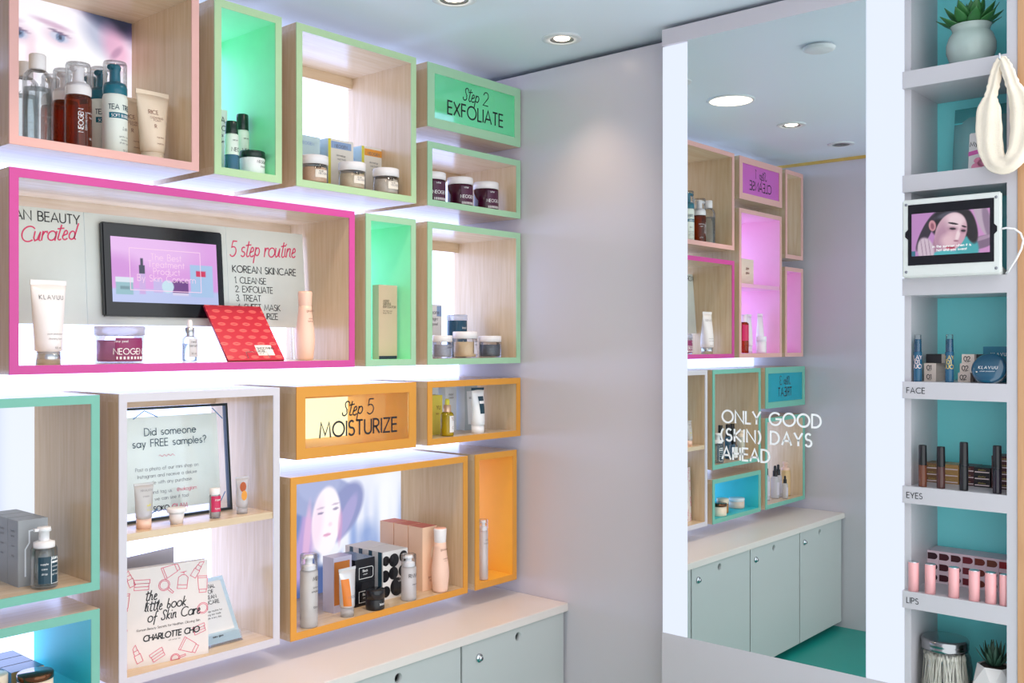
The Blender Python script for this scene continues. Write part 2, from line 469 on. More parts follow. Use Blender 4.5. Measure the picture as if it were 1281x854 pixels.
def slab(name, x0, x1, y0, y1, z0, z1, m): return struct(MB().box(x0, x1, y0, y1, z0, z1).build(name, m))
slab('floor', XN - .1, .12, YO, .02, -.03, ZFL, m_floor)
slab('ceiling', XN - .06, .12, YO, .02, ZC, ZC + .05, m_ceil)
slab('wall_left', XN, 0.0, 0.0, .03, .5, ZC, m_back)
slab('wall_far', 0.0, .10, -.86, .03, ZFL, ZC - .016, m_wall)
slab('wall_near', XN - .06, XN, YO + .03, .03, ZFL, ZC - .014, m_wall)
slab('trim_1', .095, .12, -.86, .03, ZC - .03, ZC, m_wall)
slab('trim_2', XN - .05, XN + .006, YO + .03, .0, ZC - .014, ZC, m_gold)
slab('trim_3', -.115, .12, YO, -1.7275, ZFL, ZC, m_jamb)
# surround of the mirror: header above, apron below, dark gap at the ceiling
b = MB(); b.box(XM, 0, -1.488, -.841, 2.127, ZC - .012); b.box(XM, 0, -1.488, -.841, ZFL, .546)
b.box(XM + .03, 0, -1.488, -.841, .546, 2.127)
struct(b.build('wall_right', m_wall))
slab('trim_4', -.006, .0, -1.488, -.845, ZC - .012, ZC, m_wall)

# mirror with light strips
mr = thing('wall_mirror', 'tall frameless wall mirror between two glowing light strips, white slogan on it', 'mirror', (XM, -1.158, .546), -90)
m_mir = mat('mirror_silver', '#e3eaea', rough=.0, metal=1.0, var=0.0)
MB().box(-.238, .238, 0, .028, .0, 1.581).build('mirror_glass', m_mir, mr)
m_strip = emis('strip_acrylic', '#e4ecff', STRIP)
MB().box(-.315, -.2395, .0005, .028, .0, 1.577).build('light_strip', m_strip, mr)['label'] = 'glowing white acrylic light strip'
MB().box(.2395, .327, .0005, .028, .0, 1.60).build('light_strip', m_strip, mr)['label'] = 'glowing white acrylic light strip'
m_frost = mat('frosted_vinyl', '#f6f6f6', rough=.6)
o = dict(wt=.155, track=.22)
lettering(mr, [('ONLY GOOD', .0305, .137 - .272, 1.122 - .546, o), ('(SKIN) DAYS', .0305, .137 - .275, 1.075 - .546, dict(wt=.155, track=.27)), ('AHEAD', .0305, .137 - .272, 1.028 - .546, o)], m_frost, y=-.0008)

# ------------------------------------------------------------------ counter and cabinets
ct = struct(MB().box(XN + .001, -.0005, -.459, -.0005, .518, .542).build('worktop', m_top, bevel=.0015))
del ct['kind']
tag(ct, 'long pale laminate worktop on the grey cabinets below the display boxes', 'worktop')

def plate_hole(x0, x1, z0, z1, hx, hz, hr, th, seg=24):
    bm = bmesh.new()
    outer = [bm.verts.new((x, 0, z)) for x, z in ((x0, z0), (x1, z0), (x1, z1), (x0, z1))]
    inner = [bm.verts.new((hx + hr * math.cos(2 * math.pi * i / seg), 0, hz + hr * math.sin(2 * math.pi * i / seg))) for i in range(seg)]
    ed = [bm.edges.new((outer[i], outer[(i + 1) % 4])) for i in range(4)] + [bm.edges.new((inner[i], inner[(i + 1) % seg])) for i in range(seg)]
    bmesh.ops.triangle_fill(bm, use_beauty=True, use_dissolve=False, edges=ed)
    r = bmesh.ops.extrude_face_region(bm, geom=list(bm.faces))
    for g in r['geom']:
        if isinstance(g, bmesh.types.BMVert): g.co.y += th
    bmesh.ops.recalc_face_normals(bm, faces=bm.faces)
    return bm
def bm_obj(name, bm, m, parent=None):
    me = bpy.data.meshes.new(name); bm.to_mesh(me); bm.free(); me.materials.append(m)
    o = bpy.data.objects.new(name, me); COL.objects.link(o); o.parent = parent
    return o
m_hole = m_cab
CL = ['grey cabinet beside the far wall, lock left of its finger hole', 'grey cabinet under the large orange box',
      'grey cabinet under the white box with book', 'grey cabinet under the teal boxes', 'grey cabinet beside the gold-trimmed near wall']
for k in range(5):
    xr = -.009 - k * .4485; xl = xr - .441 if k < 4 else XN + .012
    t = thing('cabinet', CL[k], 'cabinet', ((xl + xr) / 2, -.447, ZFL), 0, 'grey cabinets below the worktop')
    w = (xr - xl)
    b = MB(); e0, e1 = -w / 2 - .0035, w / 2 + .0035
    b.box(e0, e0 + .012, .0185, .40, .03, .5055); b.box(e1 - .012, e1, .0185, .40, .03, .5055)
    b.box(e0 + .012, e1 - .012, .0185, .40, .03, .042); b.box(e0 + .012, e1 - .012, .39, .40, .042, .5055)
    b.build('body', m_cab, t)
    MB().box(-w / 2 - .0035, w / 2 + .0035, .09, .38, 0, .03).build('toe_kick', m_cab, t)
    c = (xl + xr) / 2
    hx = [-.22, -.681, -1.107, -1.556, -2.006][k] - c; kx = [-.385, -.835, -.949, -1.395, -1.845][k] - c
    d = bm_obj('door', plate_hole(-w / 2, w / 2, .03, .502, hx, .476, .0135, .018), m_cab, t)
    bm_o = MB().lathe([(.0137, -.0005), (.0137, .02), (.0125, .02), (.0125, -.0005), (.0137, -.0005)], 24).build('finger_hole', m_hole, d, (hx, 0, .476), (R(-90), 0, 0))
    kn = MB().lathe([(0, .012), (.006, .012), (.007, .010), (.0075, .005), (.0115, .005), (.012, .003), (.012, -.002), (0, -.002)], 24).build('lock', m_chrome, d, (kx, 0, .455), (R(90), 0, 0))
    MB().box(-.0011, .0011, -.004, .004, .0121, .0126).build('keyhole', m_black, d, (kx, 0, .455), (R(90), 0, 0))
sp = slab('filler', -.0085, -.0005, -.425, -.40, ZFL, .518, m_cab); sp.name = 'trim_5'

# ------------------------------------------------------------------ ceiling fittings
m_lamp = emis('lamp_warm', '#ffe9cf', 14.0)
m_refl = mat('reflector', '#f1efe9', rough=.3)
m_refl_lit = emis('reflector_glow', '#ffe6d2', 2.6)  # lamplight on the large downlight's reflector, put in as emission
m_ring = mat('white_ring', '#d5d9db', rough=.4)
def downlight(label, x, y, r, lamp_r, on=True, wide=False, power=1.0):
    t = thing('ceiling_downlight', label, 'ceiling light', (x, y, ZC), 0, 'recessed downlights in a row on the ceiling')
    MB().lathe([(r, 0), (r, -.003), (r - .004, -.0045), (lamp_r + .012, -.0045), (lamp_r + .012, 0)], 36).build('trim_ring', m_ring, t)
    if wide:
        MB().lathe([(lamp_r + .012, -.001), (lamp_r + .012, -.004), (0, -.004), (0, -.001)], 36).build('lit_reflector', m_refl_lit, t)
    else:
        MB().lathe([(lamp_r + .012, -.004), (lamp_r, -.0005), (lamp_r, 0)], 36).build('gimbal', mat('gimbal_grey', '#777b7b', rough=.35, metal=.6), t)
    MB().lathe([(0, -.0035 if not wide else -.006), (lamp_r * .7, -.0035 if not wide else -.006), (lamp_r, -.001)], 30).build('lamp', m_lamp if on else mat('lamp_off', '#5a5c5c', rough=.2), t)
    if on:
        ld = bpy.data.lights.new('downlight_beam', 'SPOT'); ld.energy = SPOT_W * power; ld.color = (1.0, .74, .52)
        ld.spot_size = R(90); ld.spot_blend = .9; ld.shadow_soft_size = .03
        lo = bpy.data.objects.new('downlight_beam_offscreen' if x < -.7 else 'downlight_beam', ld); COL.objects.link(lo); lo.parent = t; lo.location = (0, 0, -.02)
downlight('lit ceiling downlight above the end of the worktop, beside the far wall', -.172, -.568, .056, .022, power=.45)
downlight('lit ceiling downlight above the square green box', -.60, -.563, .056, .024)
downlight('large bright ceiling downlight with a wide glowing face', -.938, -.586, .084, .062, wide=True)
downlight('small lit ceiling downlight above the pink-framed boxes', -1.447, -.574, .056, .024)
downlight('unlit ceiling downlight with a dark lamp', -1.936, -.572, .056, .024, on=False)
t = thing('smoke_detector', 'round white smoke detector on the ceiling', 'smoke detector', (-.532, -1.087, ZC))
MB().lathe([(0, -.016), (.035, -.016), (.044, -.012), (.046, -.006)], 36).build('cover', m_ring, t)
MB().lathe([(.046, -.006), (.038, -.005), (.038, .0), ], 36).build('base', m_ring, t)

# ------------------------------------------------------------------ display boxes
m_ply = wood('birch_ply', '#cdb08c', '#dac2a2')
m_plyt = wood('birch_ply_flat', '#d2b696', '#dec8aa', 'X')
E_ = dict(salmon=mat('edge_salmon', '#e6b1a9'), magenta=mat('edge_magenta', '#cc4796'), lime=mat('edge_pale_green', '#b4d2a4'),
          green=mat('edge_green', '#a1caa6'), orange=mat('edge_orange', '#da9638'), teal=mat('edge_teal', '#78baa7'),
          white=mat('edge_white', '#d3ced6'))
I_ = dict(green=mat('lining_green', '#9cefbb'), orange=mat('lining_orange', '#eeae30'), teal=mat('lining_teal', '#3cc8cc'), pink=mat('lining_pink', '#f5b2d3'))
D = -YF
T = .018
GB = 'coloured plywood display boxes on the glowing wall'
def display_box(label, x0, x1, z0, z1, edge, inner=None, shelf=None, rail=True, sign=None):
    t = thing('display_box', label, 'display box', ((x0 + x1) / 2, YF, z0), 0, GB)
    w, h = x1 - x0, z1 - z0; a = w / 2
    im = [m_plyt, I_[inner]] if inner else [m_plyt, m_plyt]
    iv = [m_ply, I_[inner]] if inner else [m_ply, m_ply]
    f = .003; d = D - .0005
    MB().box(-a, a, f, d, 0, T, ms=(0, 1, 0, 0, 0, 0)).build('bottom_panel', im, t)
    MB().box(-a, a, f, d, h - T, h, ms=(1, 0, 0, 0, 0, 0)).build('top_panel', im, t)
    MB().box(-a, -a + T, f, d, T, h - T, ms=(0, 0, 0, 1, 0, 0)).build('side_panel', iv, t)
    MB().box(a - T, a, f, d, T, h - T, ms=(0, 0, 0, 0, 0, 1)).build('side_panel', iv, t)
    e = .027 if sign else T
    b = MB(); b.box(-a, a, 0, f, 0, e); b.box(-a, a, 0, f, h - e, h); b.box(-a, -a + e, 0, f, e, h - e); b.box(a - e, a, 0, f, e, h - e)
    fe = b.build('front_edge', E_[edge], t)
    if rail:
        MB().box(-a + T, a - T, d - .02, d, h - T - .03, h - T).build('back_rail', m_plyt if not inner else I_[inner], t)
    if shelf:
        MB().box(-a + T, a - T, .004, d, shelf - z0 - .016, shelf - z0).build('shelf', [m_plyt] if not inner else [I_[inner]], t)
    if sign:
        s1, s2, pm, k = sign
        p = MB().box(-a + e - .002, a - e + .002, .0035, .0065, e - .002, h - e + .002).build('sign_pane', pm, t)
        p['label'] = 'tinted acrylic pane with black lettering'
        hh = h
        lettering(t, [(s1[0], .036 * k, s1[1], hh * .56, dict(align='c', wt=.1, slant=.22, track=.06, wide=.95, font=SC)),
                      (s1[2], .040 * k, s1[3], hh * .56, dict(align='c', wt=.085, slant=.1, font=SC)),
                      (s2, .0375 * k, .002, hh * .275, dict(align='c', wt=.14, track=.2))], m_ink, y=.0033)
    return t
pane_g = clear('pane_green', '#e4fff0', haze=.34, hazecol='#a8fccb')
pane_o = clear('pane_yellow', '#fdf0be', haze=.2, hazecol='#fbd080')
pane_p = clear('pane_pink', '#fbd6f5', haze=.5, hazecol='#fba0ec')
pane_t = clear('pane_teal', '#a9eef0', haze=.5, hazecol='#40dbe4')

display_box('salmon-edged wooden box with foam cleanser bottles and an eye poster', -1.546, -1.132, 1.715, 2.121, 'salmon', rail=False)
display_box('narrow pale green box with small serum bottles and a black-lidded jar', -1.092, -.906, 1.715, 2.121, 'lime', 'green')
display_box('square pale green box with three white-lidded jars before printed cartons', -.862, -.455, 1.715, 2.121, 'lime')
display_box('green sign box with a green pane reading Step 2 Exfoliate', -.410, -.006, 1.939, 2.121, 'green', 'green', sign=(('Step', -.022, '2', .043), 'EXFOLIATE', pane_g, 1.0))
display_box('low green box with three purple jars under the Step 2 sign', -.410, -.006, 1.715, 1.897, 'green')
display_box('long magenta-edged box with a screen and grey information panels', -1.546, -.676, 1.263, 1.670, 'magenta')
display_box('narrow green box with one tall beige carton', -.638, -.456, 1.263, 1.670, 'green', 'green')
display_box('square green box with clear jars, beside the far wall', -.410, -.006, 1.263, 1.670, 'green')
display_box('orange sign box with a yellow pane reading Step 5 Moisturize', -.862, -.455, 1.035, 1.217, 'orange', 'orange', sign=(('Step', -.024, '5', .038), 'MOISTURIZE', pane_o, 1.0))
display_box('low orange box with yellow dropper bottle and a tube', -.410, -.006, 1.035, 1.217, 'orange')
display_box('large orange box with a poster of a woman in a hat', -.880, -.246, .589, .993, 'orange', rail=False)
display_box('narrow orange-lined box with one small bottle', -.214, -.024, .589, .993, 'orange', 'orange')
display_box('tall white-edged box with a shelf, a framed notice and a book', -1.322, -.912, .591, 1.217, 'white', shelf=.916)
display_box('teal-edged box with grey cartons and a pump serum bottle', -1.785, -1.364, .810, 1.217, 'teal', rail=False)
display_box('low teal-lined box with dark gold cartons and jars', -1.785, -1.364, .589, .770, 'teal', 'teal')
# the boxes nearer the open front, seen in the mirror
display_box('salmon sign box with a pink pane reading Step 1 Cleanse', -1.994, -1.592, 1.939, 2.121, 'salmon', 'pink', sign=(('Step', -.022, '1', .043), 'CLEANSE', pane_p, 1.0))
display_box('tall pink-lined box with a shelf, a bottle and tubes', -1.992, -1.590, 1.263, 1.899, 'salmon', 'pink', shelf=1.581)
display_box('narrow salmon-edged plywood box with one slim silver bottle', -2.215, -2.030, 1.715, 2.121, 'salmon')
display_box('narrow pink-lined box with one white tube', -2.215, -2.026, 1.263, 1.675, 'salmon', 'pink')
display_box('teal sign box with a teal pane reading Step 3 Treat', -2.235, -1.830, 1.035, 1.217, 'teal', 'teal', sign=(('Step', -.022, '3', .043), 'TREAT', pane_t, 1.0))
display_box('tall teal-edged box with dropper bottles beside the near wall', -2.235, -1.830, .589, .993, 'teal')

# ------------------------------------------------------------------ product builders (local front is -y, origin at the base)
P_clear = clear('clear_plastic', '#fbfcfe', gloss=.2)
P_frost = clear('milky_plastic', '#f3f3f6', gloss=.2, haze=.6, hazecol='#fbf9fa')
P_amber = clear('amber_liquid', '#cf7a34', gloss=.2, haze=.16, hazecol='#9a4a1a')
P_liquid = clear('pale_liquid', '#f5fbfc', gloss=.2, haze=.08, hazecol='#dbe8ea')
P_yellow = clear('yellow_oil', '#e8d84a', gloss=.2, haze=.35, hazecol='#e2cf2a')
P_blue = clear('blue_gradient_glass', '#8fb6cf', gloss=.2, haze=.5, hazecol='#6c9dbb')
m_teal_p = mat('deep_teal_plastic', '#0f6a7d', rough=.25)
m_cream = mat('cream_tube', '#f3ddc4', rough=.4)
m_peach = mat('peach_plastic', '#f5cdb8', rough=.3)
m_peachcap = mat('peach_cap', '#f1b49d', rough=.35)
m_peachcard = mat('peach_card', '#f6cdae', rough=.5)
m_peachside = m_peachcard
m_red = mat('crimson_label', '#d02a5c', rough=.4)
m_purple = mat('wine_purple', '#8a2a5f', rough=.35)
m_grey_ink = mat('grey_ink', '#77777c', rough=.6)
m_pink_ink = mat('pink_ink', '#e0436f', rough=.6)
m_white_ink = mat('white_ink', '#f4f4f4', rough=.6)
m_brown_ink = mat('brown_ink', '#8a4f3c', rough=.6)
m_paper = mat('white_card', '#e9e6e4', rough=.6)
m_pearl = mat('pearl_white', '#f0eaea', rough=.25)
m_navy = mat('navy_label', '#173c4c', rough=.4)
m_alu = mat('brushed_silver', '#c9cdd2', rough=.22, metal=.9)
C_ = dict(align='c', wt=.12)
def cc(**k): d = dict(align='c', wt=.12); d.update(k); return d

def lathe_part(t, name, prof, m, n=28, c=(0, 0), sx=1, sy=1): return MB().lathe(prof, n, c=c, sx=sx, sy=sy).build(name, m, t)

def toner(label, loc, r=.0285, h=.188, rz=0, group=None):
    t = thing('toner_bottle', label, 'bottle', loc, rz, group)
    hs = h * .80
    lathe_part(t, 'body', [(0, .001), (r * .93, .001), (r, .006), (r, hs * .9), (r * .9, hs * .97), (r * .62, hs * 1.03), (r * .52, hs * 1.05), (.0001, hs * 1.05)], P_clear)
    lathe_part(t, 'liquid', [(0, .004), (r * .9, .004), (r * .92, .01), (r * .92, hs * .78), (0, hs * .78)], P_liquid)
    lathe_part(t, 'cap', [(r * .54, hs * 1.03), (r * .58, hs * 1.04), (r * .58, h - .002), (r * .52, h), (0, h)], m_pearl)
    lettering(t, [('KLAVUU', .0085, 0, h * .60, cc(track=.35, wt=.13)), ('pure pearl', .004, .004, h * .30, cc()), ('water', .004, .004, h * .22, cc())], m_grey_ink, wrap=r + .0004)
    return t

def foamer(label, loc, r, h, hb, body, pump, kind, rz=0, group=None):
    """foam pump bottle: body, collar, pump head with nozzle, clear overcap"""
    t = thing('foam_pump_bottle', label, 'bottle', loc, rz, group)
    lathe_part(t, 'body', [(0, .001), (r * .94, .001), (r, .005), (r, hb - .008), (r * .92, hb), (r * .7, hb + .004), (0, hb + .004)], body)
    lathe_part(t, 'collar', [(r * .93, hb - .001), (r * .98, hb + .002), (r * .98, hb + .016), (r * .86, hb + .024), (r * .6, hb + .027), (0, hb + .027)], pump)
    b = MB(); b.lathe([(r * .45, hb + .025), (r * .42, h - .02), (r * .5, h - .012), (r * .4, h - .006), (0, h - .005)], 20)
    b.tube([(0, 0, h - .012), (-r * .45, -r * .3, h - .012), (-r * .72, -r * .45, h - .016)], .006, 8)
    b.build('pump_head', pump, t)
    lathe_part(t, 'overcap', [(r * .95, hb + .016), (r * .95, h - .005), (r * .88, h), (0, h)], P_clear)
    if kind == 'tea':
        rects(t, [(-r * .95, r * 1.05, hb * .60, hb * .69)], m_teal_p, wrap=r + .0003)
        lettering(t, [('TEA TREE', .0105, .002, hb * .74, cc(wt=.16, track=.16)), ('', .005, 0, 0)], m_navy, wrap=r + .0004)
        lettering(t, [('SOFT BUBBLE', .006, .002, hb * .62, cc(wt=.14, track=.12))], m_white_ink, wrap=r + .0006, name='label_lettering')
        lettering(t, [('Lab', .007, .012, hb * .42, cc(slant=.2)), ('gentle foam', .0036, .01, hb * .30, cc()), ('cleansing', .0036, .01, hb * .25, cc()), ('all skin type', .0036, .01, hb * .20, cc()), ('150 ml', .004, .012, hb * .08, cc())], m_grey_ink, wrap=r + .0004, name='small_print')
    else:
        t2 = [('NEOGEN', .0095, 0, 0, cc(wt=.14, track=.15)), ('DERMALOGY', .0042, 0, -.0085, cc(track=.3))]
        V, F = [], []
        for s, hh, x, z, kw in t2: text2d(V, F, s, hh, x, z, **kw)
        V3 = [((r + .0004) * math.sin((-z - .002) / r), -(r + .0004) * math.cos((-z - .002) / r), hb * .52 + x) for x, z in V]
        flat('lettering', V3, F, m_white_ink, t)
        lettering(t, [('real fresh', .004, .019, hb * .66, cc()), ('foam', .004, .019, hb * .58, cc()), ('160 g', .004, .019, hb * .2, cc())], m_white_ink, wrap=r + .0004, name='small_print')
    return t

def tube_item(label, loc, rw, h, r0, capr, caph, body, cap, prints=(), rz=0, group=None, crimp=None, name='squeeze_tube', stripe=None):
    """squeeze tube standing on its cap: round at the cap, pressed flat at the top"""
    t = thing(name, label, 'tube', loc, rz, group)
    lathe_part(t, 'cap', [(0, 0), (capr, 0), (capr, caph), (0, caph)], cap)
    rings = []; n = 24
    for k in range(9):
        u = k / 8
        a = r0 + (rw / 2 - r0) * u; bdep = r0 * math.cos(u * math.pi / 2) ** .8 + .0012
        z = caph + (h - caph) * (.02 + .92 * u)
        rings.append([(a * math.cos(2 * math.pi * i / n), bdep * math.sin(2 * math.pi * i / n), z) for i in range(n)])
    rings.insert(0, [(capr * .8 * math.cos(2 * math.pi * i / n), capr * .8 * math.sin(2 * math.pi * i / n), caph - .001) for i in range(n)])
    MB().loft(rings).build('body', body, t)
    MB().box(-rw / 2, rw / 2, -.0012, .0012, caph + (h - caph) * .93, h).build('crimp', crimp or body, t)
    def yat(z):
        u = min(1, max(0, ((z - caph) / (h - caph) - .02) / .92)); return -(r0 * math.cos(u * math.pi / 2) ** .8 + .0012)
    for si, st_ in enumerate(stripe or ()):
        sx0, sx1, sz0, sz1, sm_ = st_; V, F = [], []
        for k in range(9):
            z = sz0 + (sz1 - sz0) * k / 8; u = min(1, max(0, ((z - caph) / (h - caph) - .02) / .92)); a = r0 + (rw / 2 - r0) * u
            for x in [(sx0 + (sx1 - sx0) * q / 8) * a for q in range(9)]: V.append((x, yat(z) * math.sqrt(max(0, 1 - (x / a) ** 2)) - .0008 - .0005 * si, z))
        for k in range(8):
            for q in range(8): F.append((9 * k + q, 9 * k + q + 1, 9 * k + q + 10, 9 * k + q + 9))
        flat('printed_stripe', V, F, sm_, t)
    for lines, m in prints:
        V, F = [], []
        for s, hh, x, z, kw in lines: text2d(V, F, s, hh, x, z, **kw)
        def dep(x, z):
            u = min(1, max(0, ((z - caph) / (h - caph) - .02) / .92)); a = r0 + (rw / 2 - r0) * u
            return yat(z) * math.sqrt(max(0, 1 - (x / a) ** 2)) - .0008
        flat('lettering', [(x, dep(x, z), z) for x, z in V], F, m, t)
    return t

def jar(label, loc, r, h, lidh, body, lid, prints=(), fill=None, rz=0, group=None, lidr=1.0, panel=None, name='cream_jar'):
    t = thing(name, label, 'jar', loc, rz, group)
    hb = h - lidh
    lathe_part(t, 'body', [(0, .0005), (r * .93, .0005), (r * .98, .004), (r * .98, hb - .002), (r * .9, hb), (0, hb)], body)
    if fill: lathe_part(t, 'contents', [(0, .004), (r * .86, .004), (r * .88, .008), (r * .88, hb * .82), (0, hb * .82)], fill)
    lathe_part(t, 'lid', [(r * .9, hb - .001), (r * lidr, hb), (r * lidr, h - .002), (r * (lidr - .05), h), (0, h)], lid)
    if panel:
        for (x0, x1, z0, z1, m) in panel: rects(t, [(x0, x1, z0, z1)], m, wrap=r * .98 + .0004)
    for lines, m in prints: lettering(t, lines, m, wrap=r * .98 + .0008)
    return t

def carton(label, loc, w, d, h, mats, prints=(), rz=0, group=None, panels=(), side_prints=(), name='carton'):
    """mats: front, side, top"""
    t = thing(name, label, 'box', loc, rz, group)
    MB().box(-w / 2, w / 2, 0, d, 0, h, ms=(0, 2, 0, 1, 0, 1)).build('body', list(mats), t)
    b = MB().box(-w / 2 + .001, w / 2 - .001, .001, .0016, h - .0002, h + .0004)
    b.build('tuck_flap', mats[2], t)
    for rs, m in panels: rects(t, rs, m, y=-.0004)
    for lines, m in prints: lettering(t, lines, m, y=-.0009)
    for lines, m in side_prints:
        V, F = [], []
        for s, hh, x, z, kw in lines: text2d(V, F, s, hh, x, z, **kw)
        flat('side_lettering', [(-w / 2 - .0005, d / 2 - x, z) for x, z in V], F, m, t)
    return t

def pump_bottle(label, loc, r, h, hb, body, pumpm, prints=(), panel=(), overcap=True, rz=0, inner=None, group=None, sq=False):
    t = thing('pump_bottle', label, 'bottle', loc, rz, group)
    n = 28
    lathe_part(t, 'body', [(0, .001), (r * .95, .001), (r, .004), (r, hb - .004), (r * .9, hb), (0, hb)], body)
    if inner: lathe_part(t, 'contents', [(0, .006), (r * .72, .006), (r * .72, hb - .006), (0, hb - .006)], inner)
    lathe_part(t, 'collar', [(r * .8, hb - .001), (r * .8, hb + .010), (r * .5, hb + .013), (0, hb + .013)], pumpm)
    b = MB(); b.lathe([(r * .4, hb + .011), (r * .4, h - .012), (r * .55, h - .011), (r * .5, h - .003), (0, h - .0025)], 18)
    b.box(-r * .8, 0, -r * .18, r * .18, h - .010, h - .005)
    b.build('pump_head', pumpm, t)
    if overcap: lathe_part(t, 'overcap', [(r * .98, hb - .001), (r * .98, h - .002), (r * .93, h), (0, h)], P_clear)
    for (x0, x1, z0, z1, m) in panel: rects(t, [(x0, x1, z0, z1)], m, wrap=r + .0005)
    for lines, m in prints: lettering(t, lines, m, wrap=r + .001)
    return t

def dropper(label, loc, r, h, hb, body, capm, bulb, prints=(), panel=(), rz=0, group=None, liquid=None):
    t = thing('dropper_bottle', label, 'bottle', loc, rz, group)
    lathe_part(t, 'body', [(0, .001), (r * .94, .001), (r, .004), (r, hb * .86), (r * .85, hb * .95), (r * .5, hb), (0, hb)], body)
    if liquid: lathe_part(t, 'contents', [(0, .003), (r * .88, .003), (r * .9, .007), (r * .9, hb * .7), (0, hb * .7)], liquid)
    lathe_part(t, 'collar', [(r * .55, hb - .002), (r * .58, hb), (r * .56, hb + (h - hb) * .5), (r * .4, hb + (h - hb) * .52), (0, hb + (h - hb) * .52)], capm)
    lathe_part(t, 'bulb', [(r * .38, hb + (h - hb) * .5), (r * .36, h - .006), (r * .25, h - .001), (0, h)], bulb)
    for (x0, x1, z0, z1, m) in panel: rects(t, [(x0, x1, z0, z1)], m, wrap=r + .0005)
    for lines, m in prints: lettering(t, lines, m, wrap=r + .001)
    return t

def lotion(label, loc, r, h, hcap, body, capm, rz=0, prints=(), group=None):
    """slender waisted bottle with a flared cap"""
    t = thing('lotion_bottle', label, 'bottle', loc, rz, group)
    hb = h - hcap
    lathe_part(t, 'body', [(0, .001), (r * .78, .001), (r * .84, .006), (r * .98, hb * .28), (r, hb * .38), (r * .95, hb * .52), (r * .78, hb * .74), (r * .68, hb * .9), (r * .66, hb), (0, hb)], body)
    lathe_part(t, 'cap', [(r * .63, hb - .001), (r * .66, hb + .001), (r * .72, h - .004), (r * .69, h), (0, h)], capm)
    lathe_part(t, 'cap_top', [(r * .68, h - .0008), (r * .66, h + .0012), (0, h + .0012)], m_peachcap)
    for lines, m in prints: lettering(t, lines, m, wrap=r * .86)
    return t

# ================================================================== salmon box
Z1 = 1.733
toner('clear toner bottle with pearl cap in front in the salmon box', (-1.460, -.20, Z1))
toner('clear toner bottle standing behind the other one in the salmon box', (-1.450, -.115, Z1), h=.19)
m_tea = mat('tea_tree_white', '#e9eee4', rough=.35)
foamer('amber foam cleanser bottle with milky pump, front one of three', (-1.377, -.205, Z1), .0268, .186, .118, P_amber, m_pearl, 'neo')
foamer('amber foam cleanser bottle, middle one of three in a row', (-1.372, -.135, Z1), .0268, .186, .118, P_amber, m_pearl, 'neo')
foamer('amber foam cleanser bottle, rearmost of three by the poster', (-1.368, -.07, Z1), .0268, .186, .118, P_amber, m_pearl, 'neo')
foamer('white bottle with teal foam pump and tea tree label, front one of three', (-1.293, -.20, Z1), .0262, .208, .136, m_tea, m_teal_p, 'tea')
foamer('white bottle with teal foam pump, middle one of three in a row', (-1.289, -.132, Z1), .0262, .208, .136, m_tea, m_teal_p, 'tea')
foamer('white bottle with teal foam pump, rearmost of three by the poster', (-1.281, -.066, Z1), .0262, .208, .136, m_tea, m_teal_p, 'tea')
RP = [([('RICE', .009, -.006, .108, cc(wt=.12)), ('CLEANSING', .0045, .001, .098, cc()), ('FOAM', .0045, .001, .092, cc()), ('R', .008, -.004, .076, cc()), ('rice bran', .0035, .006, .054, cc()), ('moisture', .0035, .006, .040, cc())], m_brown_ink)]
tube_item('cream squeeze tube printed rice, front one in the salmon box', (-1.202, -.195, Z1), .080, .163, .026, .0245, .022, m_cream, m_cream, RP)
tube_item('cream squeeze tube printed rice, behind the front one', (-1.215, -.115, Z1), .078, .160, .026, .0245, .022, m_cream, m_cream, RP)

def paint_eye(x, z):
    col = np.ones((len(x), 3)) * h3('#f1e9fb')
    col = lay(col, ell(x, z, .0, .18, .2, .2, 0, .9), '#fdfbff')
    # hair, upper right
    col = lay(col, np.clip((z - (.372 - .42 * (x - .02) )) / .05, 0, 1) * np.clip((x + .02) / .06, 0, 1), '#5a3a62')
    col = lay(col, ell(x, z, .135, .39, .07, .055, -25, .5), '#1c2138')
    col = lay(col, ell(x, z, .11, .325, .035, .05, 40, .9), '#8d97b8', .55)
    col = lay(col, ell(x, z, .15, .30, .03, .05, 25, .9), '#f0a9c9', .7)
    col = lay(col, ell(x, z, .15, .29, .02, .008, 50, .8), '#9b7596', .5)
    for ex, ez in ((.013, .296), (-.078, .285)):
        col = lay(col, ell(x, z, ex, ez, .034, .02, -8, .9), '#dcb6cf', .6)
        col = lay(col, ell(x, z, ex, ez, .022, .011, -10, .4), '#cfd0e6')
        col = lay(col, ell(x, z, ex + .002, ez, .0105, .0105, 0, .3), '#7f92b4')
        col = lay(col, ell(x, z, ex + .002, ez, .0045, .0045, 0, .3), '#39445f')
        col = lay(col, ell(x, z, ex, ez + .010, .024, .0028, -12, .6), '#7d6a88')
    col = lay(col, ell(x, z, -.004, .322, .042, .006, -8, .8), '#c79fbd', .7)
    col = lay(col, ell(x, z, -.1, .31, .03, .006, 6, .8), '#c79fbd', .6)
    col = lay(col, ell(x, z, -.05, .23, .012, .05, 0, .9), '#f3d2e0', .7)
    return col
m_poster = printed('backlit_print', emit=.78)
o = paint('eye_poster', .378, .388, 110, 110, paint_eye, m_poster); o.location = (-1.339, -.004, Z1)
tag(o, 'backlit poster with a close-up of eyes at the back of the salmon box', 'poster')

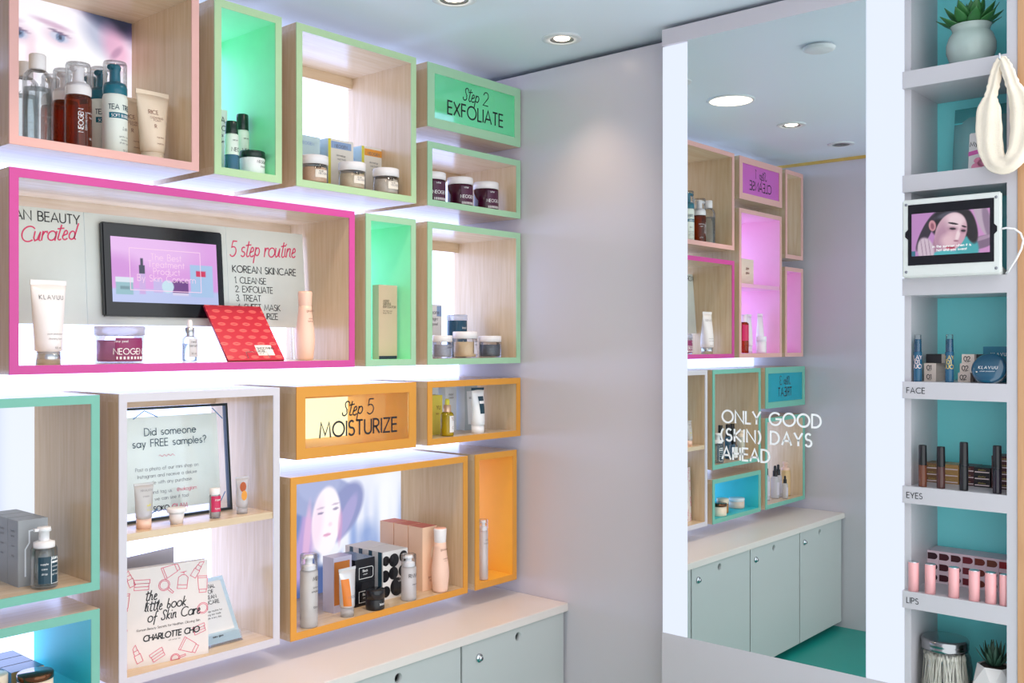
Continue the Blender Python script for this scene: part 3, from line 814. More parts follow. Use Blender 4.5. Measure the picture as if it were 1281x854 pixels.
# ================================================================== narrow pale green box
m_gtxt = mat('print_dark_green', '#23402f', rough=.5)
def serum(label, loc, h, rz=0):
    r = .0165
    t = thing('serum_bottle', label, 'bottle', loc, rz, 'small serum bottles with dark caps')
    hb = h * .76
    lathe_part(t, 'body', [(0, .001), (r * .95, .001), (r, .004), (r, hb * .95), (r * .8, hb), (0, hb)], [m_tea][0])
    lathe_part(t, 'tinted_base', [(r + .0003, .003), (r + .0003, hb * .44), (r * .99, hb * .45)], P_blue)
    lathe_part(t, 'cap', [(r * .9, hb - .001), (r * .92, hb), (r * .88, h - .002), (r * .8, h), (0, h)], mat('cap_green_black', '#12271f', rough=.25))
    lettering(t, [('NEO', .009, .002, hb * .53, cc(wt=.11)), ('serum', .004, .0, hb * .80, cc())], m_ink, wrap=r + .0008)
    return t
serum('small serum bottle with black cap in front in the narrow green box', (-1.015, -.225, Z1), .122)
serum('small serum bottle with black cap, beside the right wall of the narrow green box', (-.945, -.165, Z1), .160)
carton('slim white carton behind the small serum bottles', (-.985, -.13, Z1), .04, .04, .172, (m_paper, m_paper, m_paper), [([('AA', .014, 0, .14, cc()), ('NEO', .012, 0, .12, cc()), ('real', .007, 0, .105, cc()), ('serum', .007, 0, .09, cc())], m_ink)])
jar('white jar with black lid in the narrow green box', (-.957, -.225, Z1), .0305, .058, .016, m_white, mat('lid_green_black', '#12271f', rough=.25), [([('NEOGEN', .006, .010, .028, cc()), ('cream', .005, .012, .018, cc())], m_ink)])

# ================================================================== square pale green box
GJ = 'white-lidded scrub jars in the square green box'
m_scrub = mat('scrub_peach', '#e3bfa0', rough=.7, var=.15, scale=300)
for x, lb, pc in ((-.776, 'white-lidded jar of peach scrub at the left end of its row', m_scrub), (-.650, 'white-lidded jar of pale scrub, middle of its row', mat('scrub_sand', '#dcc9ab', rough=.7, var=.15, scale=300)), (-.530, 'white-lidded jar of grey scrub at the right end of its row', mat('scrub_grey', '#cfc4b6', rough=.7, var=.15, scale=300))):
    jar(lb, (x, -.232, Z1), .0365, .072, .022, P_clear, m_pearl, [([('real', .0075, .002, .037, cc(wt=.16)), ('scrub', .004, .012, .029, cc())], m_ink), ([('NEOGEN', .005, .018, .022, cc())], m_grey_ink)], fill=pc, group=GJ, rz=-26, panel=[(-.004, .032, .014, .034, mat('label_translucent', '#eadfd2', rough=.5))])
m_c1 = mat('card_pale_blue', '#bcd3d8', rough=.5, var=.2, scale=14); m_c2 = mat('card_cream', '#e6e0d6', rough=.5)
m_yl = mat('card_yellow', '#d9cf4a', rough=.5); m_or = mat('card_orange', '#e79a3b', rough=.5); m_bl = mat('card_slate_blue', '#8fa8d0', rough=.5)
for lb, x, y, w, d, h, sidem, band in (('pale carton with yellow stripe and blue band, behind the middle jar', -.625, -.155, .088, .11, .148, m_c1, m_bl), ('pale carton with orange band, behind the right jar', -.503, -.15, .088, .10, .146, m_c1, m_or)):
    carton(lb, (x, y, Z1), w, d, h, (m_c2, sidem, m_paper), panels=[([(-w / 2, -w / 2 + .009, 0, h)], m_yl), ([(-w / 2 + .01, w / 2 - .008, h - .025, h - .006)], band)],
           prints=[([('NEOGEN', .008, 0, h - .022, cc(wt=.15)), ('dermalogy', .005, 0, h - .045, cc()), ('real fresh', .005, .002, h - .055, cc()), ('scrub', .005, 0, h - .065, cc())], m_grey_ink)],
           side_prints=[([('~NEO', .012, 0, h * .7, cc()), ('soft', .012, 0, h * .5, cc())], m_bl)])
carton('pale blue carton behind the left jar in the square green box', (-.735, -.15, Z1), .085, .11, .144, (m_c1, m_c1, m_paper), [([('NEOGEN', .008, 0, .12, cc())], m_bl)])

# ================================================================== low green box
m_wine = clear('wine_jar', '#7d3a5c', gloss=.25, haze=.55, hazecol='#6d2148')
for x, lb in ((-.328, 'purple jar with white lid, first from the left wall of the low green box'), (-.212, 'purple jar with white lid, middle of three'), (-.096, 'purple jar with white lid, nearest the far wall')):
    jar(lb, (x, -.21, Z1), .0395, .090, .021, m_wine, m_pearl, [([('NEOGEN', .009, .012, .026, cc(wt=.13)), ('wine', .006, .006, .055, cc())], m_white_ink)], group='purple jars in the low green box', fill=m_purple, rz=-26,
        panel=[(-.010, .036, .006, .062, mat('label_wine_dark', '#4d1c3c', rough=.4)), (-.008, .036, .008, .015, m_white)])

# ================================================================== magenta box
Z2 = 1.281
tube_item('pearl white squeeze tube with silver cap in the magenta box', (-1.440, -.205, Z2), .074, .175, .0265, .024, .026, m_pearl, m_alu,
          [([('KLAVUU', .0085, .002, .135, cc(track=.4, wt=.13)), ('pure pearlsation', .0032, .004, .062, cc()), ('cleansing foam', .0032, .004, .052, cc()), ('100 ml', .0035, .008, .033, cc())], m_grey_ink)])
jar('wide clear tub of purple pads in the magenta box', (-1.269, -.175, Z2), .054, .082, .02, P_clear, clear('lid_milky', '#ececf0', haze=.6, hazecol='#e9e7ea'), [([('NEOGEN', .0125, .016, .020, cc(wt=.13)), ('wine peel', .005, -.002, .046, cc())], m_white_ink)],
    fill=mat('pads_mauve', '#b9739c', rough=.7), panel=[(-.014, .05, .006, .056, m_purple), (-.012, .05, .009, .015, m_white)], name='pad_tub', rz=-22)
dropper('small clear dropper bottle with silver collar in the magenta box', (-1.096, -.175, Z2), .018, .100, .062, P_clear, m_alu, m_pearl, [([('real', .006, .0, .045, cc()), ('serum', .006, 0, .036, cc()), ('30 ml', .004, 0, .018, cc())], m_grey_ink)], liquid=P_liquid, panel=[(-.012, .014, .012, .055, mat('label_pale', '#d5d6dc', rough=.5))])
lotion('peach lotion bottle standing right of the lip mask packet', (-.780, -.20, Z2), .0255, .177, .036, m_peach, m_peach, prints=[([('goodal', .006, .002, .125, cc()), ('moist', .004, .002, .106, cc()), ('barrier', .004, .002, .099, cc())], m_brown_ink)])

# information panels and screen
m_panel = mat('panel_grey', '#dfe4df', rough=.5)
def info_panel(label, x0, x1, z0=1.367, z1=1.622, y=-.105, lean=4.5):
    t = thing('info_panel', label, 'sign', ((x0 + x1) / 2, y, z0), 0)
    t.rotation_euler = (R(-lean), 0, 0)
    w = x1 - x0; h = z1 - z0
    MB().box(-w / 2, w / 2, 0, .004, 0, h).build('board', m_panel, t)
    for s in (-1, 1): MB().box(s * w * .3 - .006, s * w * .3 + .006, .004, .075, h - .02, h - .008).build('bracket', m_white, t)
    for s in (-1, 1): MB().box(s * w * .3 - .004, s * w * .3 + .004, .003, .006, -.0853, .02).build('leg', P_clear, t)
    return t
p = info_panel('grey panel with lettering beauty and red script curated', -1.526, -1.3085)
lettering(p, [('KOREAN BEAUTY', .0205, .099, .226, dict(align='r', wt=.12, track=.17))], m_ink)
lettering(p, [('Curated', .034, .028, .178, dict(align='c', wt=.09, slant=.25, track=.08, wide=.85, rise=.12, font=SC))], m_pink_ink, name='script_lettering')
p2 = info_panel('grey panel carrying the screen in the magenta box', -1.3075, -.942)
p3 = info_panel('grey panel listing the five step routine', -.941, -.702)
o = dict(wt=.12, track=.14)
lettering(p3, [('KOREAN SKINCARE', .0172, -.105, .140, dict(wt=.135, track=.17)), ('1. CLEANSE', .0155, -.100, .1125, o), ('2. EXFOLIATE', .0155, -.099, .0895, o), ('3. TREAT', .0155, -.098, .0665, o), ('4. SHEET MASK', .0155, -.096, .0435, o), ('5. MOISTURIZE', .0155, -.095, .0205, o)], m_ink)
lettering(p3, [('5 step routine', .040, -.112, .180, dict(wt=.08, slant=.22, track=.05, wide=.78, rise=.05, font=SC))], m_pink_ink, name='script_lettering')

# wall display
m_bez = mat('bezel_black', '#0d0f16', rough=.12)
m_screen = printed('screen_print', emit=.72, rough=.15)
sc = thing('display_screen', 'black tablet screen showing pink product advert, on the grey panel', 'screen', (-1.1205, -.1105, 1.386)); sc.rotation_euler = (R(-4.5), 0, 0)
b = MB().box(-.1555, .1555, -.012, .0045, 0, .216); b.build('bezel', m_bez, sc, bevel=.003)
def paint_ad(x, z):
    col = np.ones((len(x), 3)) * h3('#d99be0')
    col = lay(col, np.clip((z - .02) / .12, 0, 1), '#e0a3e6')
    col = lay(col, ell(x, z, -.05, .135, .13, .05, -6, .6), '#e9bdf0', .8)
    col = lay(col, ell(x, z, -.12, .08, .05, .03, 0, .9), '#c983d2', .6)
    col = lay(col, np.clip((.034 - z) / .006, 0, 1), '#b9c4ee')
    col = lay(col, rect_m(x, z, -.128, -.086, .018, .055), '#8fb9c4'); col = lay(col, rect_m(x, z, -.129, -.085, .046, .058), '#d8e2ee')
    col = lay(col, rect_m(x, z, -.118, -.095, .03, .037), '#6c8f9a')
    col = lay(col, rect_m(x, z, -.071, -.055, .02, .07), '#c9a8e0'); col = lay(col, rect_m(x, z, -.07, -.056, .068, .088), '#262a4a'); col = lay(col, rect_m(x, z, -.066, -.060, .088, .104), '#1d2140')
    col = lay(col, rect_m(x, z, -.035, -.012, .024, .056), '#c3b3e6')
    col = lay(col, rect_m(x, z, .014, .056, .021, .055), '#6e3a86'); col = lay(col, rect_m(x, z, .014, .056, .02, .026), '#d9d2ee')
    col = lay(col, rect_m(x, z, .062, .124, .018, .096), '#a9c6ea'); col = lay(col, rect_m(x, z, .078, .104, .068, .082), '#d3335f')
    col = lay(col, ell(x, z, .0015, .04, .0155, .0155, 0, .1), '#c4e0ee')
    return col
sm = paint('screen', .274, .151, 150, 90, paint_ad, m_screen, sc, z0=.033, y=-.0126)
m_glow = emis('screen_white', '#ffd9f4', .75)
fr = [([(-.09, .054), (.088, .054), (.088, .150), (-.09, .150), (-.09, .054)], .0007)]
lettering(sc, [('The Best', .015, 0, .135, cc(wt=.09)), ('Treatment', .015, 0, .118, cc(wt=.09)), ('Product', .015, 0, .101, cc(wt=.09)), ('By Skin Concern', .015, 0, .084, cc(wt=.09))], m_glow, y=-.0131, name='screen_lettering', extra=[([(-.093, .062), (.09, .062), (.09, .160), (-.093, .160), (-.093, .062)], .0008)])

# lip mask packet
def paint_lips(x, z):
    col = np.ones((len(x), 3)) * h3('#c92f43')
    row = np.floor(z / .0205); off = (row % 2) * .0175
    cx = ((x + off + 1.0) % .035) - .0175; cz = (z % .0205) - .010
    lip = np.clip((1 - np.sqrt((cx / .0125) ** 2 + (cz / .0055) ** 2)) / .3, 0, 1)
    col = lay(col, lip, '#ff8a7c', .75)
    col = lay(col, np.clip((1 - np.sqrt((cx / .010) ** 2 + (cz / .0011) ** 2)) / .5, 0, 1), '#a01634', .9)
    return col
pk = thing('sheet_mask_packet', 'shiny red sheet mask packet with lip pattern, leaning back on a stand', 'packet', (-.947, -.228, Z2), 0)
pk.rotation_euler = (R(-38), R(0), 0)
m_lips = printed('foil_print', rough=.22)
paint('packet_front', .163, .172, 110, 120, paint_lips, m_lips, pk, y=-.0046)
rg = []
for k in range(7):
    z = .172 * k / 6; d_ = .0034 * math.sin(math.pi * k / 6) + .0006
    rg.append([(-.0815, -d_, z), (.0815, -d_, z), (.0815, .001, z), (-.0815, .001, z)])
MB().loft(rg, sm=False).build('packet_body', mat('foil_red', '#a5183c', rough=.3), pk)
rects(pk, [(.010, .058, .014, .046)], m_paper, y=-.0050, name='label_patch')
lettering(pk, [('SMOOTHING', .0065, .014, .033, dict(wt=.15, track=.15)), ('ROSE', .0065, .014, .024, dict(wt=.15, track=.15)), ('GEL LIP', .003, .014, .018, dict())], m_ink, y=-.0054)
MB().tube([(-.03, -.014, -.0), (-.028, -.012, .02), (.03, -.012, .02), (.032, -.014, .0)], .0014, 6).build('stand_wire', P_clear, pk)
MB().box(-.03, .03, .002, .004, 0, .10).build('stand_back', P_clear, pk)

# ================================================================== narrow green box: carton
m_kraft = mat('card_beige', '#c8ae94', rough=.55)
carton('tall beige carton with navy base band in the narrow green box', (-.516, -.225, Z2), .068, .026, .205, (m_kraft, m_kraft, m_kraft),
       [([('MOST', .006, -.018, .158, dict(wt=.14)), ('GENTLE', .006, -.018, .150, dict(wt=.14)), ('EXFOLIATOR', .006, -.018, .142, dict(wt=.12)), ('for face and', .004, -.018, .132, dict()), ('body 100 ml', .004, -.018, .126, dict())], m_ink)], panels=[([(-.033, .033, 0, .009)], mat('card_navy', '#232b45', rough=.5))])

# ================================================================== square green box by the far wall
GC = 'clear jars with white lids in the square green box by the far wall'
m_lblw = mat('label_lilac', '#d3cdd8', rough=.5)
jar('clear jar with grey-blue contents, first of the front row', (-.300, -.222, Z2), .030, .067, .018, P_clear, m_pearl, [([('pore', .005, .0, .030, cc())], m_ink)], fill=mat('fill_grey', '#a9aab5', rough=.7, var=.25, scale=200), group=GC)
jar('clear jar with beige contents, middle of the front row', (-.206, -.225, Z2), .0375, .079, .020, P_clear, m_pearl, [([('pore', .006, .014, .048, cc(wt=.16)), ('scrub', .005, .012, .038, cc())], m_ink)], fill=mat('fill_beige', '#dcc09a', rough=.7), group=GC, panel=[(.0, .034, .012, .052, m_lblw)])
jar('clear jar with dark contents, right of the front row', (-.080, -.212, Z2), .036, .067, .018, P_clear, m_pearl, fill=mat('fill_charcoal', '#5e646c', rough=.6, var=.3, scale=120), group=GC)
jar('dark blue jar with clear lid at the back of the square green box', (-.112, -.10, Z2), .033, .134, .018, mat('jar_petrol', '#22506b', rough=.2), P_frost, [([('black', .006, 0, .09, cc())], m_white_ink)])
carton('pale printed carton at the back of the square green box', (-.200, -.09, Z2), .06, .05, .164, (m_paper, m_c1, m_paper), [([('pore', .012, .0, .135, cc()), ('tight', .009, 0, .115, cc()), ('peel', .009, 0, .10, cc())], m_grey_ink)], panels=[([(.008, .028, .128, .160)], m_bl)])

# ================================================================== low orange box
Z3 = 1.053
carton('yellow carton in the low orange box', (-.284, -.185, Z3), .042, .04, .117, (mat('card_mustard', '#dfcf52', rough=.5), m_yl, m_yl), [([('YU', .011, .004, .075, cc()), ('tea', .006, 0, .06, cc())], m_brown_ink)])
dropper('yellow oil dropper bottle in the low orange box', (-.298, -.240, Z3), .0195, .110, .072, P_yellow, mat('collar_gold', '#e0b89a', rough=.3, metal=.5), m_yl, [([('YU', .011, .006, .046, cc()), ('C', .007, .004, .022, cc())], m_brown_ink)], liquid=mat('oil_yellow', '#dfce35', rough=.3), panel=[(-.008, .018, .012, .060, m_paper)])
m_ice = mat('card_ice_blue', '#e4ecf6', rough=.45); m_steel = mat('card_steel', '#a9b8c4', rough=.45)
for lb, x, y in (('ice blue carton nearest the yellow carton in the low orange box', -.225, -.105), ('ice blue carton, middle of three in the low orange box', -.165, -.125)):
    carton(lb, (x, y, Z3), .05, .05, .140, (m_ice, m_ice, m_ice), [([('moist', .007, 0, .11, cc()), ('cream', .006, 0, .10, cc())], m_grey_ink)], group='ice blue cartons')
t = carton('steel grey carton with a tube picture in the low orange box', (-.100, -.150, Z3), .057, .055, .140, (m_steel, m_ice, m_ice), [([('klairs', .007, .0, .098, cc())], m_navy)], group='ice blue cartons')  # grey front is print; the paler blue sides hold backlight in their colour
flat('tube_picture', [(-.021, -.0006, .122), (.021, -.0006, .122), (.014, -.0006, .018), (-.014, -.0006, .018)], [(0, 3, 2, 1)], m_ice, t)
tq = tube_item('white tube with navy label and dark crimp in the low orange box', (-.172, -.245, Z3), .054, .138, .0205, .0195, .024, m_white, m_white, crimp=m_navy, stripe=[(-.35, .62, .060, .112, m_navy), (-.30, .62, .090, .098, m_white)])

# ================================================================== large orange box
Z4 = .607
carton('black and white carton at the left wall of the large orange box', (-.835, -.175, Z4), .05, .06, .178, (m_paper, m_paper, m_black), panels=[([(-.025, .025, .15, .178), (-.025, .025, 0, .012)], m_black)], prints=[([('r.m.', .02, 0, .11, cc(wt=.2))], m_ink)])
pump_bottle('tall clear pump bottle with milky lotion beside the left wall of the orange box', (-.806, -.250, Z4), .0225, .184, .145, P_frost, m_white, [([('MEM', .009, .008, .12, cc(wt=.15)), ('lotion', .005, .004, .10, cc()), ('emulsion', .005, .004, .09, cc()), ('100ml', .005, .004, .05, cc())], m_ink)], inner=mat('lotion_white', '#e6e2dc', rough=.5))
m_cop = mat('card_copper', '#c9772e', rough=.35, metal=.2); m_lil = mat('card_silver_lilac', '#c8c3da', rough=.3, metal=.3)
t = carton('copper and silver carton behind the small silver tube', (-.660, -.205, Z4), .062, .045, .147, (m_lil, m_lil, m_lil), panels=[([(-.029, .024, .02, .135)], m_cop)], prints=[([('Bio', .008, .006, .095, cc())], m_white_ink)])
tube_item('small silver and orange squeeze tube in the large orange box', (-.680, -.248, Z4), .056, .127, .019, .0175, .024, mat('tube_silver', '#d9dade', rough=.3, metal=.4), P_frost, [([('NEOGEN', .006, .008, .05, cc())], m_grey_ink)], stripe=[(-.95, -.1, .03, .10, mat('tube_orange', '#dd7f2c', rough=.35))])
GBk = 'stack of two black cartons'
m_bcard = mat('card_black', '#16181e', rough=.18)
for i, lb in enumerate(('black carton with white outline label, lower of the stack', 'black carton with white outline label, upper of the stack')):
    z = Z4 + i * .0645
    ex = [([(-.022, .010), (.024, .010), (.028, .014), (.028, .036), (.024, .040), (-.022, .040), (-.022, .010)], .0007)]
    t = carton(lb, (-.580, -.203, z), .070, .105, .0635, (m_bcard, m_bcard, m_bcard), group=GBk)
    lettering(t, [('Black', .006, .0, .028, cc(wt=.16)), ('cream', .004, .0, .020, cc())], m_white_ink, y=-.0009, extra=ex)
jar('short black jar with white label in the large orange box', (-.585, -.250, Z4), .026, .054, .024, m_black, m_bcard, [([('black', .006, .004, .014, cc(wt=.15))], m_white_ink)])
t_all = []
for i, lb in enumerate(('white carton with black dots, front one of two', 'white carton with black dots and striped side, behind the front one')):
    t = carton(lb, (-.468, -.203 + i * .083, Z4), .094, .08, .133, (m_paper, m_paper, m_paper), group='dotted cartons in the large orange box')
    V, F = [], []
    for (cx, cz, rr) in ((-.036, .108, .014), (-.006, .106, .019), (.03, .112, .016), (-.040, .066, .017), (-.008, .070, .018), (.028, .072, .017), (-.036, .022, .016), (.006, .03, .026), (.034, .026, .013)):
        pts = arc(cx, cz, rr, rr, 0, 360, 18)[:-1]; o_ = len(V)
        V += [(min(.0468, max(-.0468, a)), -.0005, b) for a, b in pts]; F.append(tuple(range(o_, o_ + len(pts))))
    flat('printed_dots', V, F, m_bcard, t)
    V, F = [], []
    for (ya, yb, m_) in ((.004, .02, 0), (.045, .06, 0)):
        o_ = len(V); V += [(-.0475, ya, .0), (-.0475, yb, .0), (-.0475, yb, .133), (-.0475, ya, .133)]; F.append((o_, o_ + 1, o_ + 2, o_ + 3))
    flat('side_stripes', V, F, mat('card_petrol', '#2e5468', rough=.4), t)
    if i == 0: lettering(t, [('r.p.', .007, .02, .05, cc(wt=.12)), ('WRINKLE', .005, .022, .042, cc())], m_white_ink, y=-.001)
pump_bottle('short clear pump bottle with white head in front of the dotted cartons', (-.461, -.250, Z4), .0215, .128, .095, P_frost, m_white, [([('RNW', .010, -.002, .066, cc(wt=.15)), ('ampoule', .004, .004, .045, cc())], m_ink)], inner=m_pearl)
for i, lb in enumerate(('peach carton, front one of three in a row', 'peach carton, middle one of three in a row', 'peach carton, rearmost of three in a row')):
    t = carton(lb, (-.345, -.215 + i * .0625, Z4), .058, .0585, .184, (m_peachcard, m_peachside, mat('card_coral', '#d8756a', rough=.5)), [([('goodal', .006, .006, .035, cc()), ('150ml', .005, .006, .025, cc())], m_brown_ink)], group='peach cartons in the large orange box')
    V = [(x, -.0006, z) for x, z in arc(.016, .105, .013, .02, 0, 360, 14)[:-1]]
    flat('round_print', V, [tuple(range(len(V)))], m_cream, t)
lotion('peach lotion bottle in front of the peach cartons', (-.337, -.250, Z4), .0262, .183, .040, m_peach, m_pearl, prints=[([('goodal', .006, -.004, .122, cc()), ('waterest', .004, .002, .096, cc()), ('lotion', .004, .002, .089, cc())], m_brown_ink)])

def paint_hat(x, z):
    # x about the poster centre (-.563), z from the floor of the box
    col = np.ones((len(x), 3)) * h3('#e8ecfb')
    col = lay(col, np.clip((np.sin(x * 70 + .5) + np.sin(x * 131)) * .35 + .3, 0, 1) * np.clip((.30 - z) / .1, 0, 1) * np.clip((x - .02) / .06, 0, 1), '#7f9bd6', .75)
    col = lay(col, ell(x, z, .17, .13, .05, .05, 0, .9), '#5d7fc4', .55)
    col = lay(col, ell(x, z, .24, .22, .05, .12, 0, .9), '#f7f9ff', .8)
    # body, hair
    col = lay(col, ell(x, z, -.02, .02, .12, .10, 0, .3), '#50659a')
    col = lay(col, ell(x, z, -.085, .16, .05, .13, -8, .35), '#b79fd6')
    col = lay(col, ell(x, z, -.115, .22, .035, .12, -12, .4), '#6f86bd')
    col = lay(col, ell(x, z, .03, .12, .06, .025, 35, .4), '#eef0fb')
    # hat
    col = lay(col, ell(x, z, -.01, .275, .128, .060, -6, .12), '#9fa9d2')
    col = lay(col, ell(x, z, .075, .225, .055, .095, -38, .2), '#8f97c6')
    col = lay(col, ell(x, z, -.02, .33, .08, .07, -4, .15), '#aab3da')
    col = lay(col, ell(x, z, .082, .205, .022, .075, -30, .3), '#a9a4d4')
    # face
    col = lay(col, ell(x, z, .008, .205, .052, .098, -6, .12), '#fdf4fb')
    col = lay(col, ell(x, z, -.025, .20, .02, .07, -8, .9), '#f5d9ee', .7)
    col = lay(col, ell(x, z, -.062, .16, .012, .10, -6, .5), '#e6b9dc', .8)
    col = lay(col, ell(x, z, .058, .18, .008, .05, -4, .6), '#d99fc9', .6)
    for ex, ez in ((-.013, .229), (.042, .236)):
        col = lay(col, ell(x, z, ex, ez, .011, .0035, 4, .4), '#8b84a6', .85)
        col = lay(col, ell(x, z, ex, ez + .014, .014, .0028, 6, .6), '#b7a7c4', .7)
    col = lay(col, ell(x, z, .022, .193, .007, .006, 0, .8), '#f0d2e4', .7)
    col = lay(col, ell(x, z, .010, .164, .014, .0045, 4, .4), '#dc9cc0', .9)
    return col
o = paint('hat_poster', .598, .368, 180, 120, paint_hat, m_poster); o.location = (-.563, -.004, Z4)
tag(o, 'backlit poster of a woman in a wide hat at the back of the orange box', 'poster')

# ================================================================== narrow orange box
pump_bottle('small white pump bottle in the narrow orange box', (-.150, -.248, Z4), .0145, .183, .150, P_frost, m_white, [([('real', .006, 0, .12, cc()), ('barrier', .005, 0, .11, cc())], m_grey_ink)], inner=m_pearl)

# ================================================================== white box, upper shelf
ZS = .916
m_edgeb = mat('frame_black', '#16262e', rough=.3)
nf = thing('framed_notice', 'black-edged clear frame with a notice about free samples', 'picture frame', (-1.138, -.163, ZS)); nf.rotation_euler = (R(-5), 0, 0)
fw, fh = .333, .262
b = MB(); a = fw / 2; e = .006
b.box(-a, a, 0, .014, 0, e); b.box(-a, a, 0, .014, fh - e, fh); b.box(-a, -a + e, 0, .014, e, fh - e); b.box(a - e, a, 0, .014, e, fh - e)
b.build('frame_rim', m_edgeb, nf)
MB().box(-a + e, a - e, .004, .006, e, fh - e).build('frame_glass', P_clear, nf)
sh = MB().box(-.139, .139, .0068, .0078, .022, .240).build('paper_sheet', paperlit('notice_paper', '#f6f7ea'), nf)
MB().box(-.03, .03, .012, .016, .0, .16).build('easel_back', P_clear, nf)
o = dict(align='c', wt=.1, track=.17)
sg = .0062
lettering(nf, [('Did someone', .0168, .012, .196, dict(align='c', wt=.115, track=.2)), ('say FREE samples?', .0168, .010, .170, dict(align='c', wt=.115, track=.2))], m_navy, y=.0035)
lettering(nf, [('Post a photo of our mini shop on', .0080, .0, .115, o), ('Instagram and receive a deluxe', .0080, 0, .099, o), ('sample with any purchase.', .0080, 0, .083, o), ('Follow and tag us', .0080, -.034, .061, o), ('so we can see it too!', .0080, .0, .045, o)], m_grey_ink, y=.0035, name='small_print')
lettering(nf, [('SOKO', .0115, -.020, .020, dict(align='c', wt=.17, track=.1))], m_ink, y=.0035, name='logo_lettering')
wave = [(-.02 + .002 * i, .147 + .0022 * math.sin(i * 1.2)) for i in range(21)]
lettering(nf, [('@sokoglam', .0080, .047, .061, o), ('GLAM', .0115, .027, .020, dict(align='c', wt=.14, track=.1))], m_pink_ink, y=.0035, name='pink_lettering', extra=[(wave, .0004)])
tape = mat('tape_blue', '#5d86b4', rough=.4)
lettering(nf, [], tape, y=.0034, name='corner_clips', extra=[([(-.080, .236), (-.052, .254), (-.020, .238)], .0012), ([(-.078, .024), (-.056, .010), (-.030, .026)], .0012), ([(.125, .252), (.152, .225)], .0012), ([(.128, .010), (.150, .045)], .0012)])
tube_item('tiny white and peach sample tube on the shelf of the white box', (-1.243, -.232, ZS), .046, .100, .0165, .016, .022, P_frost, m_peach, [([('HIMALAYA', .0045, .004, .082, cc()), ('cream', .004, .0, .07, cc())], m_grey_ink), ([('salt', .005, .004, .05, cc(wt=.2)), ('15 ml', .004, .004, .04, cc())], m_yl)])
t = thing('sample_pot', 'small white sample pot with wider lid on the shelf of the white box', 'jar', (-1.165, -.235, ZS))
lathe_part(t, 'body', [(0, 0), (.0135, 0), (.0165, .02), (.017, .027), (0, .027)], m_pearl); lathe_part(t, 'lid', [(.021, .0265), (.0215, .028), (.0215, .034), (.02, .036), (0, .036)], m_pearl)
t = thing('sample_bottle', 'tiny sample bottle with red label and white cap', 'bottle', (-1.070, -.240, ZS))
lathe_part(t, 'body', [(0, .001), (.0122, .001), (.013, .004), (.013, .052), (.0115, .056), (0, .056)], P_clear); lathe_part(t, 'contents', [(0, .003), (.011, .003), (.011, .05), (0, .05)], P_frost); lathe_part(t, 'cap', [(.012, .0555), (.0125, .057), (.0115, .070), (0, .070)], m_pearl)
rects(t, [(-.016, .016, .016, .053)], m_red, wrap=.0134); lettering(t, [('rose', .005, 0, .042, cc(wt=.16)), ('toner', .0045, 0, .022, cc())], m_white_ink, wrap=.0138)
t = tube_item('tiny clear sample tube with orange fruit print', (-.992, -.234, ZS), .036, .089, .013, .0125, .016, P_frost, P_frost)
V = [(x, -.0138, z) for x, z in arc(-.003, .045, .008, .012, 0, 360, 12)[:-1]] ; flat('fruit_print', V, [tuple(range(len(V)))], m_or, t)
V = [(x, -.0135, z) for x, z in arc(-.006, .066, .009, .012, 0, 360, 12)[:-1]] ; flat('flower_print', V, [tuple(range(len(V)))], mat('card_russet', '#b5562a', rough=.5), t)

# white box, lower compartment
bk = thing('book', 'white book with pink cosmetics doodles and brush lettering', 'book', (-1.1925, -.236, .609), -15)
bw, bh = .198, .216
bk.rotation_euler = (R(-1.5), 0, R(-10))
MB().box(-bw / 2, bw / 2, 0, .0025, 0, bh, ms=(0,) * 6).build('front_cover', mat('book_cover', '#e6dcd8', rough=.45), bk)
MB().box(-bw / 2 + .002, bw / 2 - .002, .0025, .0165, .002, bh - .002).build('pages', m_paper, bk)
MB().box(-bw / 2, bw / 2, .0165, .019, 0, bh).build('back_cover', mat('book_cover', '#e6dcd8'), bk)
o = dict(wt=.11, slant=.16, track=.1, wide=.85, font=SC)
lettering(bk, [('the', .0205, -.044, .143, o), ('little book', .0205, -.046, .119, o), ('of Skin Care', .0205, -.040, .095, o)], m_ink, y=-.0008)
lettering(bk, [('CHARLOTTE CHO', .0125, .014, .054, dict(align='c', wt=.2, slant=.1, track=.12)), ('Korean Beauty Secrets for Healthier, Glowing Skin', .0052, .008, .078, dict(align='c', track=.12)), ('with esther kim', .003, .02, .046, dict(align='c'))], m_ink, y=-.0008, name='small_print')
def dood(kind, cx, cz, s, rot):
    L = {'jar': [[(-1, -.6), (1, -.6), (1, .3), (-1, .3), (-1, -.6)], [(-1.1, .3), (1.1, .3), (1.1, .8), (-1.1, .8), (-1.1, .3)], [(-1, -.15), (1, -.15)]],
         'tube': [[(-.7, -1), (.7, -1), (1, 1.2), (-1, 1.2), (-.7, -1)], [(-.6, -1), (-.6, -1.5), (.6, -1.5), (.6, -1)], [(-.9, .9), (.95, .9)]],
         'pump': [[(-.8, -1.3), (.8, -1.3), (.8, .5), (.3, .9), (-.3, .9), (-.8, .5), (-.8, -1.3)], [(0, .9), (0, 1.3), (-.6, 1.3)], [(-.3, 1.3), (.4, 1.5)], [(-.7, -.7), (.7, -.7)]],
         'lip': [[(-.5, -1.5), (.5, -1.5), (.5, -.2), (-.5, -.2), (-.5, -1.5)], [(-.38, -.2), (-.38, .5), (.38, .5), (.38, -.2)], [(-.3, .5), (-.3, 1.0), (.3, 1.4), (.3, .5)]],
         'mirror': [arc(0, .4, .9, .9, 0, 360, 16), arc(0, .4, .7, .7, 0, 360, 16), [(-.15, -.5), (-.15, -1.6), (.15, -1.6), (.15, -.5)]]}[kind]
    c, s_ = math.cos(R(rot)), math.sin(R(rot))
    return [([(cx + s * (x * c - z * s_), cz + s * (x * s_ + z * c)) for x, z in pl], .00055) for pl in L]
ex = []
